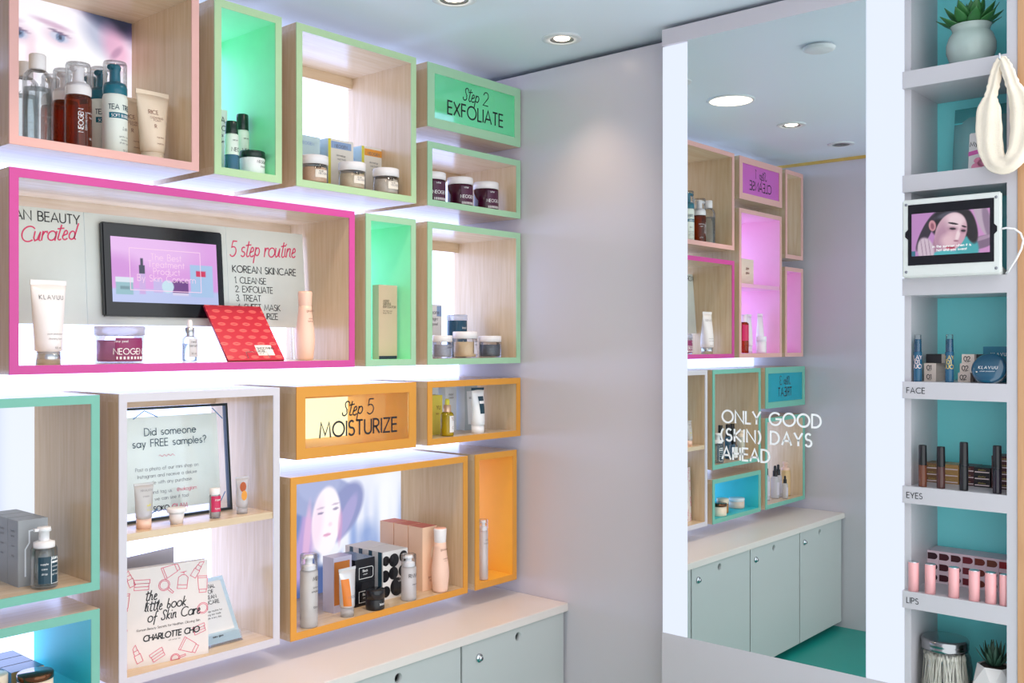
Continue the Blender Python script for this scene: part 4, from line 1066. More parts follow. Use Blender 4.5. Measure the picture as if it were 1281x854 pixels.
for k in (('jar', -.052, .178, .016, -5), ('mirror', .002, .168, .014, 45), ('pump', .041, .176, .014, -8), ('tube', .088, .163, .014, -4), ('lip', .076, .198, .014, -35), ('tube', .012, .203, .014, 110),
          ('lip', -.078, .198, .013, 20), ('tube', -.092, .148, .014, 0), ('lip', -.064, .030, .014, 20), ('jar', -.018, .018, .014, 25), ('tube', .052, .026, .015, 60), ('jar', .078, .058, .013, 15), ('mirror', .092, .105, .014, 80), ('mirror', .026, .004, .012, 100), ('lip', -.092, .015, .013, 0), ('mirror', -.096, .08, .013, 0)):
    ex = [(
        [(min(bw / 2 - .001, max(-bw / 2 + .001, x)), min(bh - .001, max(.001, z))) for x, z in pl], hw) for pl, hw in dood(*k)]
    lettering(bk, [], m_pink_ink, y=-.0007, name='doodle_' + {'lip': 'lipstick', 'pump': 'bottle'}.get(k[0], k[0]), extra=ex)

g = thing('folder', 'pale grey folder standing behind the doodle-covered book', 'folder', (-1.215, -.150, .609), -30)
MB().loft([[(-.09, 0, 0), (.08, 0, 0), (.08, .003, 0), (-.09, .003, 0)], [(-.09, 0, .215), (.08, 0, .245), (.08, .003, .245), (-.09, .003, .215)]], sm=False).build('cover', paperlit('folder_grey', '#d3d0d8'), g)
MB().loft([[(-.088, .0032, 0), (.078, .0032, 0), (.078, .006, 0), (-.088, .006, 0)], [(-.088, .0032, .21), (.078, .0032, .238), (.078, .006, .238), (-.088, .006, .21)]], sm=False).build('sheets', m_paper, g)
cd = thing('card_stand', 'clear stand holding a printed card, right of the book', 'card stand', (-1.045, -.222, .609), 0)
cdw = .118
q = MB().box(-cdw / 2, cdw / 2, 0, .0015, 0, .160).build('card', paperlit('card_tint', '#dcebf0'), cd, (0, 0, .006), (R(-31), 0, 0))
rects(q, [(-cdw / 2 + .008, cdw / 2 - .010, .026, .150)], m_paper, y=-.0005)
lettering(q, [('ESSENTIAL', .0085, .030, .134, dict(align='r', wt=.15)), ('STEPS OF', .0085, .022, .121, dict(align='r', wt=.15)), ('KOREAN', .0085, .026, .108, dict(align='r', wt=.15)), ('SKINCARE', .0085, .030, .095, dict(align='r', wt=.15)),
              ('a ten step routine for', .0042, .002, .076, cc()), ('glowing skin made', .0042, .002, .068, cc()), ('simple every day', .0042, .002, .060, cc()), ('soko glam', .0045, .0, .014, cc(wt=.2))], m_ink, y=-.001)
MB().box(-cdw / 2 - .002, cdw / 2 + .002, -.003, -.001, 0, .022).build('stand_front', P_clear, cd, (0, 0, .004), (R(-31), 0, 0))
MB().box(-cdw / 2 - .002, cdw / 2 + .002, .002, .004, 0, .162).build('stand_back', P_clear, cd, (0, 0, .004), (R(-31), 0, 0))
MB().box(-cdw / 2 - .002, cdw / 2 + .002, -.004, .07, 0, .003).build('stand_base', P_clear, cd)

# ================================================================== teal box
Z5 = .828
m_gcard = mat('card_grey', '#9fa3a8', rough=.45); m_gside = m_gcard
for i, lb in enumerate(('grey carton with a bottle picture, front one of three', 'grey carton, middle one of three in a row', 'grey carton, rearmost of three in a row')):
    t = carton(lb, (-1.470, -.203 + i * .052, Z5), .060, .051, .135, (m_gcard, m_gside, m_gcard), side_prints=[([('freshly', .005, 0, .11, cc()), ('juiced', .005, 0, .10, cc()), ('vitamin', .004, 0, .08, cc()), ('drop', .004, 0, .06, cc())], m_grey_ink)], group='grey cartons in the teal-edged box')
    lettering(t, [], m_ice, y=-.0006, name='bottle_outline', extra=[([(-.016, .02), (-.016, .075), (-.008, .088), (-.008, .112), (.006, .114)], .0016)])
t = pump_bottle('clear pump serum bottle with dark teal label in the teal-edged box', (-1.464, -.240, Z5), .0255, .126, .083, P_clear, m_white, overcap=False, inner=P_liquid,
                panel=[(-.022, .022, .012, .066, m_navy), (.004, .021, .052, .056, m_white)])
ex = [([(.003, .011), (.021, .011), (.021, .060), (.003, .060), (.003, .011)], .0006)]
lettering(t, [('klairs', .006, .012, .060, cc(wt=.2)), ('vitamin', .0036, .012, .044, cc()), ('serum', .0036, .012, .036, cc()), ('oil free', .0036, .012, .028, cc()), ('supple', .004, -.010, .05, cc()), ('care', .004, -.010, .04, cc()), ('drop', .004, -.010, .03, cc())], m_white_ink, wrap=.0265, extra=ex)
def paint_streak(x, z):
    col = np.ones((len(x), 3)) * h3('#e9f0ff')
    for cx, wd, c_, al in ((.05, .012, '#7f9bd0', .8), (.075, .005, '#3f5a8a', .7), (-.02, .02, '#b9c9ee', .8), (.105, .02, '#cdd9f4', .8), (-.09, .03, '#a9bde6', .7), (.015, .006, '#8fa9dc', .6)):
        col = lay(col, np.exp(-((x - cx) / wd) ** 2), c_, al)
    return col
o = paint('light_poster', .385, .370, 100, 8, paint_streak, m_poster); o.location = (-1.5745, -.004, Z5)
tag(o, 'backlit poster with pale blue vertical streaks at the back of the teal-edged box', 'poster')
# items seen only in the mirror, left part of the same box
for x, lb in ((-1.560, 'slim bottle with tall black cap near the grey cartons'), (-1.625, 'slim bottle with tall black cap, middle of the teal-edged box'), (-1.665, 'slim bottle with tall black cap, next to the pale yellow bottle')):
    t = thing('slim_bottle', lb, 'bottle', (x, -.20, Z5), 0, 'slim bottles with tall black caps')
    lathe_part(t, 'body', [(0, .001), (.012, .001), (.013, .004), (.013, .09), (.010, .096), (0, .096)], P_blue); lathe_part(t, 'cap', [(.0095, .095), (.010, .097), (.0095, .148), (0, .149)], m_black)
t = dropper('white-labelled black dropper bottle in the teal-edged box', (-1.610, -.235, Z5), .018, .105, .068, P_clear, m_black, m_black, panel=[(-.02, .02, .01, .055, m_paper)])
pump_bottle('pale yellow bottle near the left wall of the teal-edged box', (-1.725, -.21, Z5), .018, .119, .088, P_frost, m_cream, inner=mat('serum_yellow', '#e6dba6', rough=.4), overcap=False)

# ================================================================== low teal box
m_dg = mat('card_dark_blue', '#2c3b52', rough=.2, metal=.3); m_gold_c = mat('card_gold', '#b08d5e', rough=.4, metal=.2)
for i, lb in enumerate(('dark-topped gold carton, front one of three in the low teal box', 'dark-topped gold carton, middle one of three', 'dark-topped gold carton, rearmost of three')):
    carton(lb, (-1.475, -.190 + i * .052, Z4), .066, .051, .046, (m_gold_c, m_dg, m_dg), [([('AHC', .008, 0, .018, cc())], m_ink)], group='gold cartons in the low teal box')
jar('white jar with mirror-dark oval lid before the gold cartons', (-1.480, -.236, Z4), .034, .052, .012, m_cream, mat('lid_bronze', '#6a4630', rough=.1, metal=.8), lidr=1.02)
jar('amber jar with pale lid in the low teal box', (-1.552, -.216, Z4), .0255, .061, .02, mat('jar_amber', '#b5763a', rough=.3), m_cream)
jar('low white jar with peach base at the left of the low teal box', (-1.705, -.20, Z4), .034, .044, .014, m_peach, m_pearl)

# ================================================================== boxes seen in the mirror
pump_bottle('slim silver pump bottle in the narrow salmon-edged box', (-2.10, -.20, Z1), .0125, .155, .125, m_alu, m_alu, overcap=False)
t = carton('round-cornered cream soap carton on the shelf of the pink box', (-1.775, -.215, 1.581), .115, .04, .115, (m_cream, m_cream, m_cream), [([('egg', .012, 0, .07, cc()), ('soap', .012, 0, .05, cc())], m_brown_ink)])
t = thing('oil_bottle', 'red and amber oil bottle in the pink-lined box', 'bottle', (-1.765, -.205, Z2), 0)
lathe_part(t, 'body', [(0, .001), (.018, .001), (.019, .004), (.019, .130), (.012, .138), (0, .138)], P_amber); lathe_part(t, 'cap', [(.0125, .1375), (.013, .14), (.012, .17), (0, .171)], m_pearl); rects(t, [(-.03, .03, .055, .125)], m_red, wrap=.0195)
tube_item('white squeeze tube beside the red oil bottle in the pink box', (-1.835, -.19, Z2), .050, .174, .017, .016, .03, m_pearl, m_white)
jar('small white jar before the white tubes in the pink box', (-1.862, -.238, Z2), .0225, .075, .022, m_pearl, m_white)
tube_item('white squeeze tube with cream cap in the pink box', (-1.925, -.20, Z2), .052, .178, .018, .017, .03, m_pearl, m_cream)
tube_item('white squeeze tube with silver cap in the narrow pink box', (-2.125, -.215, Z2), .042, .176, .015, .014, .026, m_pearl, m_alu)
Z6 = .607
GT = 'clear bottles with black caps in the tall teal box'
for (x, y, r, h, lb) in ((-1.985, -.20, .016, .171, 'tall clear bottle with black cap in the tall teal box'), (-2.055, -.21, .019, .152, 'clear dropper bottle with black cap, middle of the tall teal box'), (-2.108, -.20, .017, .152, 'clear dropper bottle with black cap beside the white carton'), (-2.085, -.245, .0135, .105, 'short clear dropper bottle in front in the tall teal box')):
    dropper(lb, (x, y, Z6), r, h, h * .68, P_frost, m_black, m_black, group=GT, panel=[(-r * .7, r * .7, h * .12, h * .5, m_lblw)])
carton('white carton at the back of the tall teal box', (-2.065, -.13, Z6), .095, .04, .185, (m_paper, m_lblw, m_paper))
pump_bottle('pale pink bottle with wide lid beside the near wall', (-2.172, -.205, Z6), .024, .160, .120, mat('amber_pale', '#d9b583', rough=.3), m_peach, overcap=False)
carton('thin red carton at the right wall of the tall teal box', (-1.93, -.19, Z6), .014, .05, .165, (m_red, m_red, m_red))

# ================================================================== shelf unit right of the mirror
LZ = [1.9338, 1.7009, 1.4697, 1.2394, 1.0054, .7706, .538, .305]
m_unit = mat('shelf_laminate', '#c2bfc4', rough=.35, var=.012, scale=4)
m_tealb = mat('teal_back_panel', '#7fe6ea', rough=.18, var=.03, scale=3)
XB, XS = .085, -.112
YL, YR = -1.489, -1.7265
su = thing('shelf_unit', 'tall pale niche shelf with teal back and lettered ledges beside the mirror', 'shelf', (XS, (YL + YR) / 2, ZFL), -90)
hw = (YL - YR) / 2; zz = -ZFL
top = ZC - ZFL - .001
MB().box(-hw, hw, XB - XS, XB - XS + .012, 0, top).build('back_panel', m_tealb, su)
MB().box(-hw, -hw + .0145, .016, XB - XS, 0, top).build('side_panel', m_unit, su)
MB().box(hw - .0205, hw, 0, XB - XS, 0, top).build('side_panel', m_unit, su)
for i, z in enumerate(LZ):
    s = MB().box(-hw + .0005, hw - .0205, 0, XB - XS - .001, z - .038 + zz, z + zz).build('shelf_ledge', m_unit, su)
    wd = {3: 'FACE', 4: 'EYES', 5: 'LIPS'}.get(i)
    if wd: lettering(s, [(wd, .0122, -hw + .0105, z - .0255 + zz, dict(wt=.13, track=.22))], m_ink, y=-.0006)
MB().box(-hw, hw, .02, XB - XS, 0, .05).build('plinth', m_unit, su)

def T_(name, label, cat, x, y, z, rz=-90, group=None): return thing(name, label, cat, (x, y, z), rz, group)

# ---- succulent in a glazed pot
m_glaze = mat('pot_glaze', '#a9b9b3', rough=.16, var=.05, scale=60, bump=.15)
m_leaf = mat('leaf_green', '#2f6b35', rough=.4, var=.25, scale=40)
m_leafd = mat('leaf_dark', '#2a4a3a', rough=.45, var=.25, scale=40)
m_soil = mat('soil', '#3a2f28', rough=.9, bump=.4)
def leaf_mesh(L, w, th, curl):
    rings = []; n = 8
    for k in range(7):
        u = k / 6
        ww = w * (math.sin(math.pi * (u * .78 + .12)) ** .9) * (1 - u ** 6) + .0004
        t_ = th * (1 - u * .8)
        cx = L * u; cz = curl * L * u * u
        rings.append([(cx, ww * math.cos(2 * math.pi * i / n), cz + t_ * (math.sin(2 * math.pi * i / n) * (.5 if math.sin(2 * math.pi * i / n) > 0 else 1.0))) for i in range(n)])
    return MB().loft(rings)
t = T_('potted_succulent', 'green succulent in a round grey glazed pot on the top ledge', 'potted plant', -.03, -1.612, LZ[0])
lathe_part(t, 'pot', [(0, .001), (.034, .001), (.042, .012), (.0515, .040), (.0515, .056), (.046, .074), (.040, .082), (.0385, .086), (.041, .095), (.043, .097), (.040, .098), (.036, .088), (.036, .080), (0, .080)], m_glaze, n=36)
lathe_part(t, 'soil', [(0, .089), (.037, .089)], m_soil)
random.seed(3)
base = None
for ring, (n, tilt, L, w) in enumerate(((11, 12, .062, .0135), (9, 34, .060, .0135), (7, 58, .055, .012), (4, 78, .045, .010))):
    proto = None
    for k in range(n):
        a = 360 * k / n + ring * 17 + random.uniform(-6, 6)
        if proto is None:
            proto = leaf_mesh(L, w, .0045, .22).build('leaf', m_leaf, t); o = proto
        else:
            o = proto.copy(); COL.objects.link(o); o.parent = t
        o.location = (0.012 * math.cos(R(a)), .012 * math.sin(R(a)), .093 + ring * .003)
        o.rotation_euler = (0, R(-tilt + random.uniform(-5, 5)), R(a))
        s = random.uniform(.9, 1.08); o.scale = (s, s, s)

# ---- clear zip bag with sachets
P_bag = clear('bag_film', '#d9f4f5', gloss=.35, haze=.3, hazecol='#dcfcfc', rough=.12)
t = T_('zip_bag', 'clear zip bag with a white packet leaning on the teal back panel', 'bag', .01, -1.622, LZ[1])
t.rotation_euler = (R(-8), 0, R(-90))
rg = []
for k in range(9):
    u = k / 8; d_ = .014 * math.sin(math.pi * min(1, u * 1.15)) * (1 if u < .87 else 0) + .0012
    rg.append([(-.062, -d_ * .2, .162 * u), (-.03, -d_, .162 * u), (.03, -d_ * .9, .162 * u), (.062, -d_ * .2, .162 * u), (.062, .001, .162 * u), (-.062, .001, .162 * u)])
MB().loft(rg).build('film', P_bag, t)
MB().box(-.062, .062, -.0026, .0022, .127, .130).build('zip_seal', mat('zip_teal', '#58c4cb', rough=.3), t)
MB().box(-.062, .062, -.0015, .0012, .130, .163).build('header_film', clear('header_film', '#8fe3e6', gloss=.3, haze=.35, hazecol='#7fe0e4'), t)
hh_ = lathe_part(t, 'hang_hole', [(0, 0), (.0045, 0), (.0045, .0006), (0, .0006)], m_navy); hh_.location = (.03, -.0022, .150); hh_.rotation_euler = (R(90), 0, 0)
pk2 = T_('white_packet', 'white packet with pink blossom print inside the clear zip bag', 'packet', -.008, -1.632, LZ[1] + .001)
pk2.rotation_euler = (R(-8), 0, R(-90))
MB().box(-.033, .033, -.003, .003, 0, .098).build('pouch', m_paper, pk2, bevel=.002)
m_pk = mat('blossom_pink', '#ee8fb0', rough=.5)
for cx, cz, rr in ((-.014, .018, .012), (-.002, .026, .011), (-.012, .032, .009)):
    V = [(x, -.0034, z) for x, z in arc(cx, cz, rr, rr * .8, 0, 360, 14)[:-1]]; flat('blossom_print', V, [tuple(range(len(V)))], m_pk, pk2)
flat('pink_stripe', [(-.033, -.0035, .044), (.033, -.0035, .056), (.033, -.0035, .066), (-.033, -.0035, .054)], [(0, 1, 2, 3)], mat('stripe_magenta', '#d65fae', rough=.5), pk2)
lettering(pk2, [('My Beauty', .010, -.03, .066, dict(wt=.16, rise=.12)), ('cotton', .004, -.012, .086, dict())], m_ink, y=-.0038)

# ---- headband on a hook
m_terry = mat('terry_cloth', '#efe2cf', rough=.95, var=.05, scale=500, bump=.6)
hb = thing('headband', 'cream terry headband hanging from a small metal hook', 'headband', (-.150, -1.704, 1.90), -90)
ctrl = [(.000, .010, .010), (-.009, -.005, .011), (-.014, -.035, .0125), (-.019, -.062, .0135), (-.022, -.085, .023), (-.023, -.125, .026), (-.021, -.165, .025), (-.010, -.197, .0215), (.012, -.206, .0195), (.032, -.188, .021), (.041, -.150, .024), (.041, -.105, .025), (.034, -.072, .020), (.024, -.045, .0135), (.014, -.012, .012), (.005, .008, .010)]
K = len(ctrl); rings = []; NS = K * 5
def crm(a, b, c, d, u): return .5 * ((2 * b) + (-a + c) * u + (2 * a - 5 * b + 4 * c - d) * u * u + (-a + 3 * b - 3 * c + d) * u ** 3)
pts = []
for k in range(NS):
    i = k // 5; u = (k % 5) / 5
    q = [ctrl[(i + j - 1) % K] for j in range(4)]
    pts.append(tuple(crm(q[0][m_], q[1][m_], q[2][m_], q[3][m_], u) for m_ in range(3)))
for k in range(NS):
    a, b2 = pts[k - 1], pts[(k + 1) % NS]
    tx, tz = b2[0] - a[0], b2[1] - a[1]; l = math.hypot(tx, tz) or 1; tx, tz = tx / l, tz / l
    x, z, r = pts[k]
    ru = 1 + (.09 * math.sin(k * 2.4) if r < .015 else .02 * math.sin(k * 1.3))
    ring = []
    for i in range(28):
        an = 2 * math.pi * i / 28
        u_ = math.cos(an) * r * ru; v_ = math.sin(an) * (.0085 + .0028 * math.sin(5 * an + k * .12) + .0012 * math.sin(k * .9))
        ring.append((x - tz * u_, v_ + .004 * math.sin(k * .25), z + tx * u_))
    rings.append(ring)
MB().loft(rings, closed=True).build('band', m_terry, hb)
hk = thing('wall_hook', 'small silver hook holding the cream headband', 'hook', (XS, -1.704, 1.912), -90)
MB().box(-.006, .006, -.001, 0, -.012, .012).build('plate', m_alu, hk)
MB().tube([(0, 0, .004), (0, -.018, .0), (0, -.036, -.004), (0, -.046, .002), (0, -.048, .012)], .0022, 8).build('prong', m_alu, hk)

# ---- tablet in a white stand
tb = thing('tablet_stand', 'white tablet stand with a tablet playing a video of a woman', 'tablet', (-.145, -1.602, LZ[2]), -90)
m_std = mat('stand_white', '#d9dcd8', rough=.3)
S = MB(); S.box(-.1015, .1015, 0, .010, .0, .171)
S.build('front_frame', m_std, tb, bevel=.003)
MB().loft([[(-.095, .009, 0), (.095, .009, 0), (.095, .10, 0), (-.095, .10, 0)], [(-.095, .009, .022), (.095, .009, .022), (.095, .06, .012), (-.095, .06, .012)]], sm=False).build('foot', m_std, tb)
g = MB().box(-.088, .088, -.0012, .002, .026, .159).build('glass', m_bez, tb)
g['label'] = 'black tablet glass'
def paint_woman(x, z):
    col = np.ones((len(x), 3)) * h3('#b884bd')
    col = lay(col, rect_m(x, z, .03, .081, .0, .092), '#c98fc4')
    # raised arm on the right, teal shirt
    col = lay(col, ell(x, z, .066, .075, .013, .05, 20, .2), '#b9a6b8')
    col = lay(col, ell(x, z, .076, .06, .008, .04, 12, .4), '#8d7690')
    col = lay(col, ell(x, z, .064, .022, .030, .013, 14, .2), '#7d6580')
    col = lay(col, ell(x, z, .064, .030, .028, .004, 14, .5), '#a78ca6')
    col = lay(col, ell(x, z, .034, .010, .024, .030, 10, .2), '#43a5ad')
    # hair: crown, falling strand on the right, ponytail on the left
    col = lay(col, ell(x, z, .004, .066, .046, .036, -8, .12), '#17131b')
    col = lay(col, ell(x, z, .041, .058, .013, .038, 14, .2), '#1a1219')
    col = lay(col, ell(x, z, -.050, .050, .010, .042, -26, .2), '#2b2230')
    col = lay(col, ell(x, z, -.008, .085, .020, .006, 14, .8), '#6f7284', .6)
    # neck and face, tilted down to the right
    col = lay(col, ell(x, z, -.022, .020, .014, .030, -10, .2), '#a98098')
    f = ell(x, z, .002, .047, .0315, .043, -20, .08)
    col = lay(col, f, '#d3adba')
    col = lay(col, f * ell(x, z, .012, .072, .020, .018, -10, .9), '#ead2da', .9)
    col = lay(col, f * ell(x, z, -.020, .034, .014, .036, -14, .8), '#a87f99', .75)
    col = lay(col, f * ell(x, z, -.004, .030, .014, .014, 0, .9), '#dfbcc6', .9)
    col = lay(col, f * ell(x, z, .026, .040, .008, .024, -16, .8), '#c79aac', .8)
    col = lay(col, ell(x, z, .0165, .040, .004, .014, -14, .7), '#efd9de', .9)
    col = lay(col, ell(x, z, -.036, .064, .0075, .012, 8, .2), '#c98c98')
    col = lay(col, ell(x, z, -.036, .063, .0035, .007, 8, .5), '#8f5566')
    col = lay(col, ell(x, z, .007, .0655, .0105, .0021, -14, .3), '#1d151b')
    col = lay(col, ell(x, z, .029, .0575, .0055, .0018, -22, .3), '#2a1d25')
    for ex, ez, w in ((.006, .0545, .0065), (.0275, .0485, .0048)):
        col = lay(col, ell(x, z, ex, ez, w * 1.5, .005, -8, .9), '#9d7488', .7)
        col = lay(col, ell(x, z, ex, ez, w, .0024, -8, .4), '#2c1f2a')
    col = lay(col, ell(x, z, .013, .028, .005, .0022, -6, .6), '#9a6478', .85)
    col = lay(col, ell(x, z, .001, .0150, .0095, .0038, -8, .3), '#b93555')
    col = lay(col, ell(x, z, .001, .0155, .0080, .0007, -8, .5), '#6d1c33')
    col = lay(col, ell(x, z, -.010, .001, .026, .008, 0, .3), '#4fb2ba')
    # hand below the chin
    col = lay(col, ell(x, z, -.050, .012, .017, .028, 12, .2), '#cdb9c8')
    for k in range(3): col = lay(col, ell(x, z, -.058 + k * .008, .016, .0010, .022, 8, .6), '#93798f', .8)
    col = lay(col, rect_m(x, z, -.081, -.072, 0, .011), '#2f6f86')
    return col
paint('screen', .160, .0925, 150, 90, paint_woman, m_screen, tb, z0=.046, y=-.0016)
lettering(tb, [('in the summer when it is', .0052, .004, .062, cc(wt=.2)), ('hot and you sweat', .0052, .004, .054, cc(wt=.2))], emis('subtitle_white', '#eef2f4', .8), y=-.0021, name='subtitle')
for sx in (-.092, .092):
    for sz in (.012, .160): MB().lathe([(0, .0012), (.003, .001), (.0032, 0)], 12).build('screw', mat('screw_grey', '#8d8f96', rough=.3, metal=.7), tb, (sx, 0, sz), (R(90), 0, 0))
MB().loft([[(s * .087, -.0013, .094 - .012), (s * .094, -.0013, .094 - .005), (s * .094, -.0013, .094 + .005), (s * .087, -.0013, .094 + .012)] for s in (1,)] + [[(.087, -.0003, .082), (.094, -.0003, .089), (.094, -.0003, .099), (.087, -.0003, .106)]], sm=False).build('side_notch', m_bez, tb)
MB().loft([[(-.087, -.0013, .082), (-.094, -.0013, .089), (-.094, -.0013, .099), (-.087, -.0013, .106)], [(-.087, -.0003, .082), (-.094, -.0003, .089), (-.094, -.0003, .099), (-.087, -.0003, .106)]], sm=False).build('side_notch', m_bez, tb)
cb = tag(MB().tube([(-.141, -1.7025, 1.563), (-.142, -1.712, 1.564), (-.143, -1.728, 1.561), (-.143, -1.740, 1.551), (-.142, -1.745, 1.536), (-.141, -1.741, 1.519), (-.137, -1.731, 1.500), (-.130, -1.720, 1.486), (-.122, -1.712, 1.476), (-.108, -1.7035, 1.4725), (-.08, -1.700, 1.4722)], .0021, 8).build('charging_cable', m_white), 'white charging cable looping from the side of the tablet', 'cable')
# ---- FACE ledge
z = LZ[3]
m_sb = mat('stick_blue', '#1f5675', rough=.25)
GS = 'blue concealer sticks on the face ledge'
m_goldink = mat('gold_ink', '#c9b36a', rough=.4, metal=.4); m_pinkink2 = mat('pale_ink', '#d7c3c3', rough=.5)
for y, lb, mi in ((-1.517, 'dark blue make-up stick with clear top near the light strip', m_pinkink2), (-1.585, 'dark blue make-up stick with gold print, between the small cartons', m_goldink)):
    t = T_('makeup_stick', lb, 'make-up', -.092, y, z, group=GS)
    lathe_part(t, 'body', [(0, 0), (.0088, 0), (.0090, .002), (.0090, .066), (.0078, .067), (0, .067)], m_sb); lathe_part(t, 'cap', [(.0078, .0665), (.0076, .094), (.006, .095), (0, .095)], m_sb)
    lathe_part(t, 'clear_top', [(.0082, .067), (.0076, .104), (.0068, .105), (0, .105)], P_clear)
    lettering(t, [('PLAY', .0085, 0, .050, cc(wt=.18)), ('101', .0085, 0, .040, cc(wt=.18)), ('DUO', .0085, 0, .030, cc(wt=.18))], mi, wrap=.0093)
m_beige = mat('card_blush', '#d3c2b8', rough=.5); m_dk = mat('card_near_black', '#1d1b1f', rough=.4)
GF = 'small numbered cartons stacked on the face ledge'
for i in range(3):
    for num, y0 in (('01', -1.535), ('02', -1.606)):
        k = ('bottom', 'middle', 'top')[i]
        t = carton(f'small blush carton numbered {num} {("near the light strip" if num == "01" else "beside the near-black cartons")}, {k} one', (-.066 + (.006 if num == '02' else 0), y0 - (.004 * i if num == '02' else 0), z + i * .0205), .026, .075, .0202, (m_beige, m_beige, m_beige), rz=-90, group=GF) if not (num == '01' and i == 2) else \
            carton('dark-faced small carton on top of the stack numbered 01', (-.060, y0 - .006, z + i * .0205), .034, .07, .0202, (m_dk, m_beige, m_dk), rz=-90, group=GF)
        if not (num == '01' and i == 2): lettering(t, [(num, .010, -.002, .0055, cc(wt=.16, track=.12)), ('shade', .0022, -.002, .0028, cc())], m_ink, y=-.0007)
for i in range(3): carton(f'near-black small carton beside the numbered ones, {("lowest", "second", "topmost")[i]} of its stack', (-.045, -1.6375, z + i * .0205), .03, .075, .0202, (m_dk, m_dk, m_dk), rz=-90, group=GF)
t = carton('petrol blue carton behind the round compact', (-.03, -1.672, z), .070, .03, .078, (mat('card_petrol_blue', '#1b6f88', rough=.35),) * 3, [([('KLAVUU', .0065, .0, .058, cc(track=.4, wt=.14))], m_white_ink)], rz=-90)
t = T_('cushion_compact', 'round dark blue compact standing on edge on the face ledge', 'compact', -.088, -1.6655, z + .0305)
lathe_part(t, 'lid', [(0, .011), (.030, .010), (.0345, .007), (.0355, .003), (.0355, 0)], mat('compact_navy', '#0f4a66', rough=.08, coat=.6), n=40); lathe_part(t, 'case', [(.0352, .0005), (.0356, -.001), (.0352, -.009), (.030, -.011), (0, -.011)], mat('compact_rim', '#b9c9cf', rough=.2, metal=.7), n=40)
for c_ in t.children: c_.rotation_euler = (R(60), 0, 0)
V, F = [], []
text2d(V, F, 'KLAVUU', .0065, 0, -.006, align='c', track=.4, wt=.13); text2d(V, F, 'urban pearlsation', .0028, 0, -.013, align='c')
flat('lettering', [(x, -.0115, zz_) for x, zz_ in V], F, m_white_ink, t).rotation_euler = (R(-30), 0, 0)
# ---- EYES ledge
z = LZ[4]
GE = 'black-capped eye make-up tubes on the eyes ledge'
m_cop2 = clear('copper_tint', '#b77a5e', gloss=.2, haze=.6, hazecol='#a9694e'); m_br2 = mat('tint_brown', '#4a2a26', rough=.2)
for y, h, bm_, lb in ((-1.529, .093, m_cop2, 'eye tint tube with black cap and copper body'), (-1.568, .092, m_br2, 'eye tint tube with black cap and dark brown body'), (-1.616, .105, m_black, 'all-black mascara tube in the middle of the eyes ledge'), (-1.683, .102, mat('mascara_plum', '#1a1420', rough=.2), 'plum-black mascara tube before the maroon cartons')):
    t = T_('eye_makeup_tube', lb, 'make-up', -.096, y, z, group=GE)
    lathe_part(t, 'body', [(0, 0), (.0085, 0), (.0088, .002), (.0088, h * .52), (.007, h * .53), (0, h * .53)], bm_); lathe_part(t, 'cap', [(.0088, h * .525), (.0090, h * .53), (.0084, h - .002), (.0076, h), (0, h)], m_black)
    if h > .1: lathe_part(t, 'ring', [(.0091, h * .51), (.0095, h * .515), (.0095, h * .54), (.0091, h * .545)], m_bcard)
GE2 = 'small stacked eye shadow cartons on the eyes ledge'
def stack(y, n, w, m1, m2, nm, x=-.012, hh=.0145):
    for i in range(n):
        t = carton(f'{nm}, layer {("one", "two", "three", "four", "five", "six")[i]} from the ledge', (x, y, z + i * hh), w, .06, hh - .0004, (m1, m1, m2), rz=-90, group=GE2)
        rects(t, [(-w / 2 + .002, w / 2 - .002, .003, .0055)], m_pinkink2, y=-.0006); lettering(t, [('shadow', .0035, 0, .0075, cc())], m_goldink, y=-.0008)
m_bronze = mat('card_bronze', '#7d5a3a', rough=.4); m_ochre = mat('card_ochre', '#a8804c', rough=.4); m_maroon = mat('card_maroon', '#4b2226', rough=.4)
stack(-1.522, 3, .038, m_bronze, m_bronze, 'bronze eye make-up carton by the left side panel')
stack(-1.5615, 3, .038, m_ochre, m_ochre, 'ochre eye make-up carton beside the bronze ones')
stack(-1.598, 3, .032, m_maroon, m_maroon, 'dark carton behind the black mascara tube')
stack(-1.632, 3, .034, m_dk, m_dk, 'near-black eye make-up carton', x=-.02)
stack(-1.678, 5, .050, m_maroon, m_maroon, 'maroon eye make-up carton in the tallest stack', x=-.025)
# ---- LIPS ledge
z = LZ[5]
GL_ = 'small pink-white lip tint cartons in rows on the lips ledge'
names = ['plum', 'dark plum', 'wine', 'deep red', 'brick', 'brown', 'bright red', 'scarlet']
cols = ['#33131f', '#43121f', '#3f1118', '#6b1424', '#6e2a1e', '#6a3420', '#8d1420', '#a01824']
m_lipcard = mat('card_pale_pink', '#d9c2cc', rough=.45); m_liptop = m_lipcard
for c_ in range(8):
    mm = mat('window_' + names[c_].replace(' ', '_'), cols[c_], rough=.35)
    for r_ in range(3):
        w_, h_ = .0253, .0243
        yy = -1.5165 - c_ * .0257
        if c_ == 7: w_ = .0085; yy = -1.7005 + .004
        t = thing('lip_tint_carton', f'small pale carton with {names[c_]} tip window, {("bottom", "middle", "top")[r_]} row', 'box', (.012, yy, z + r_ * .0245), -90, GL_)
        MB().box(-w_ / 2, w_ / 2, 0, .066, 0, h_ , ms=(0, 1, 0, 1, 0, 1)).build('body', [m_lipcard, m_liptop], t)
        if c_ == 7: rects(t, [(-.0035, .004, .004, .020)], mm, name='tip_window', y=-.0005)
        else:
            V = [(-w_ / 2 + .001, -.0005, .0045), (.002, -.0005, .0045)] + [(x, -.0005, zz_) for x, zz_ in arc(.002, .012, .0082, .0075, -80, 80, 8)] + [(.002, -.0005, .0195), (-w_ / 2 + .001, -.0005, .0195)]
            flat('tip_window', V, [tuple(range(len(V)))], mm, t)
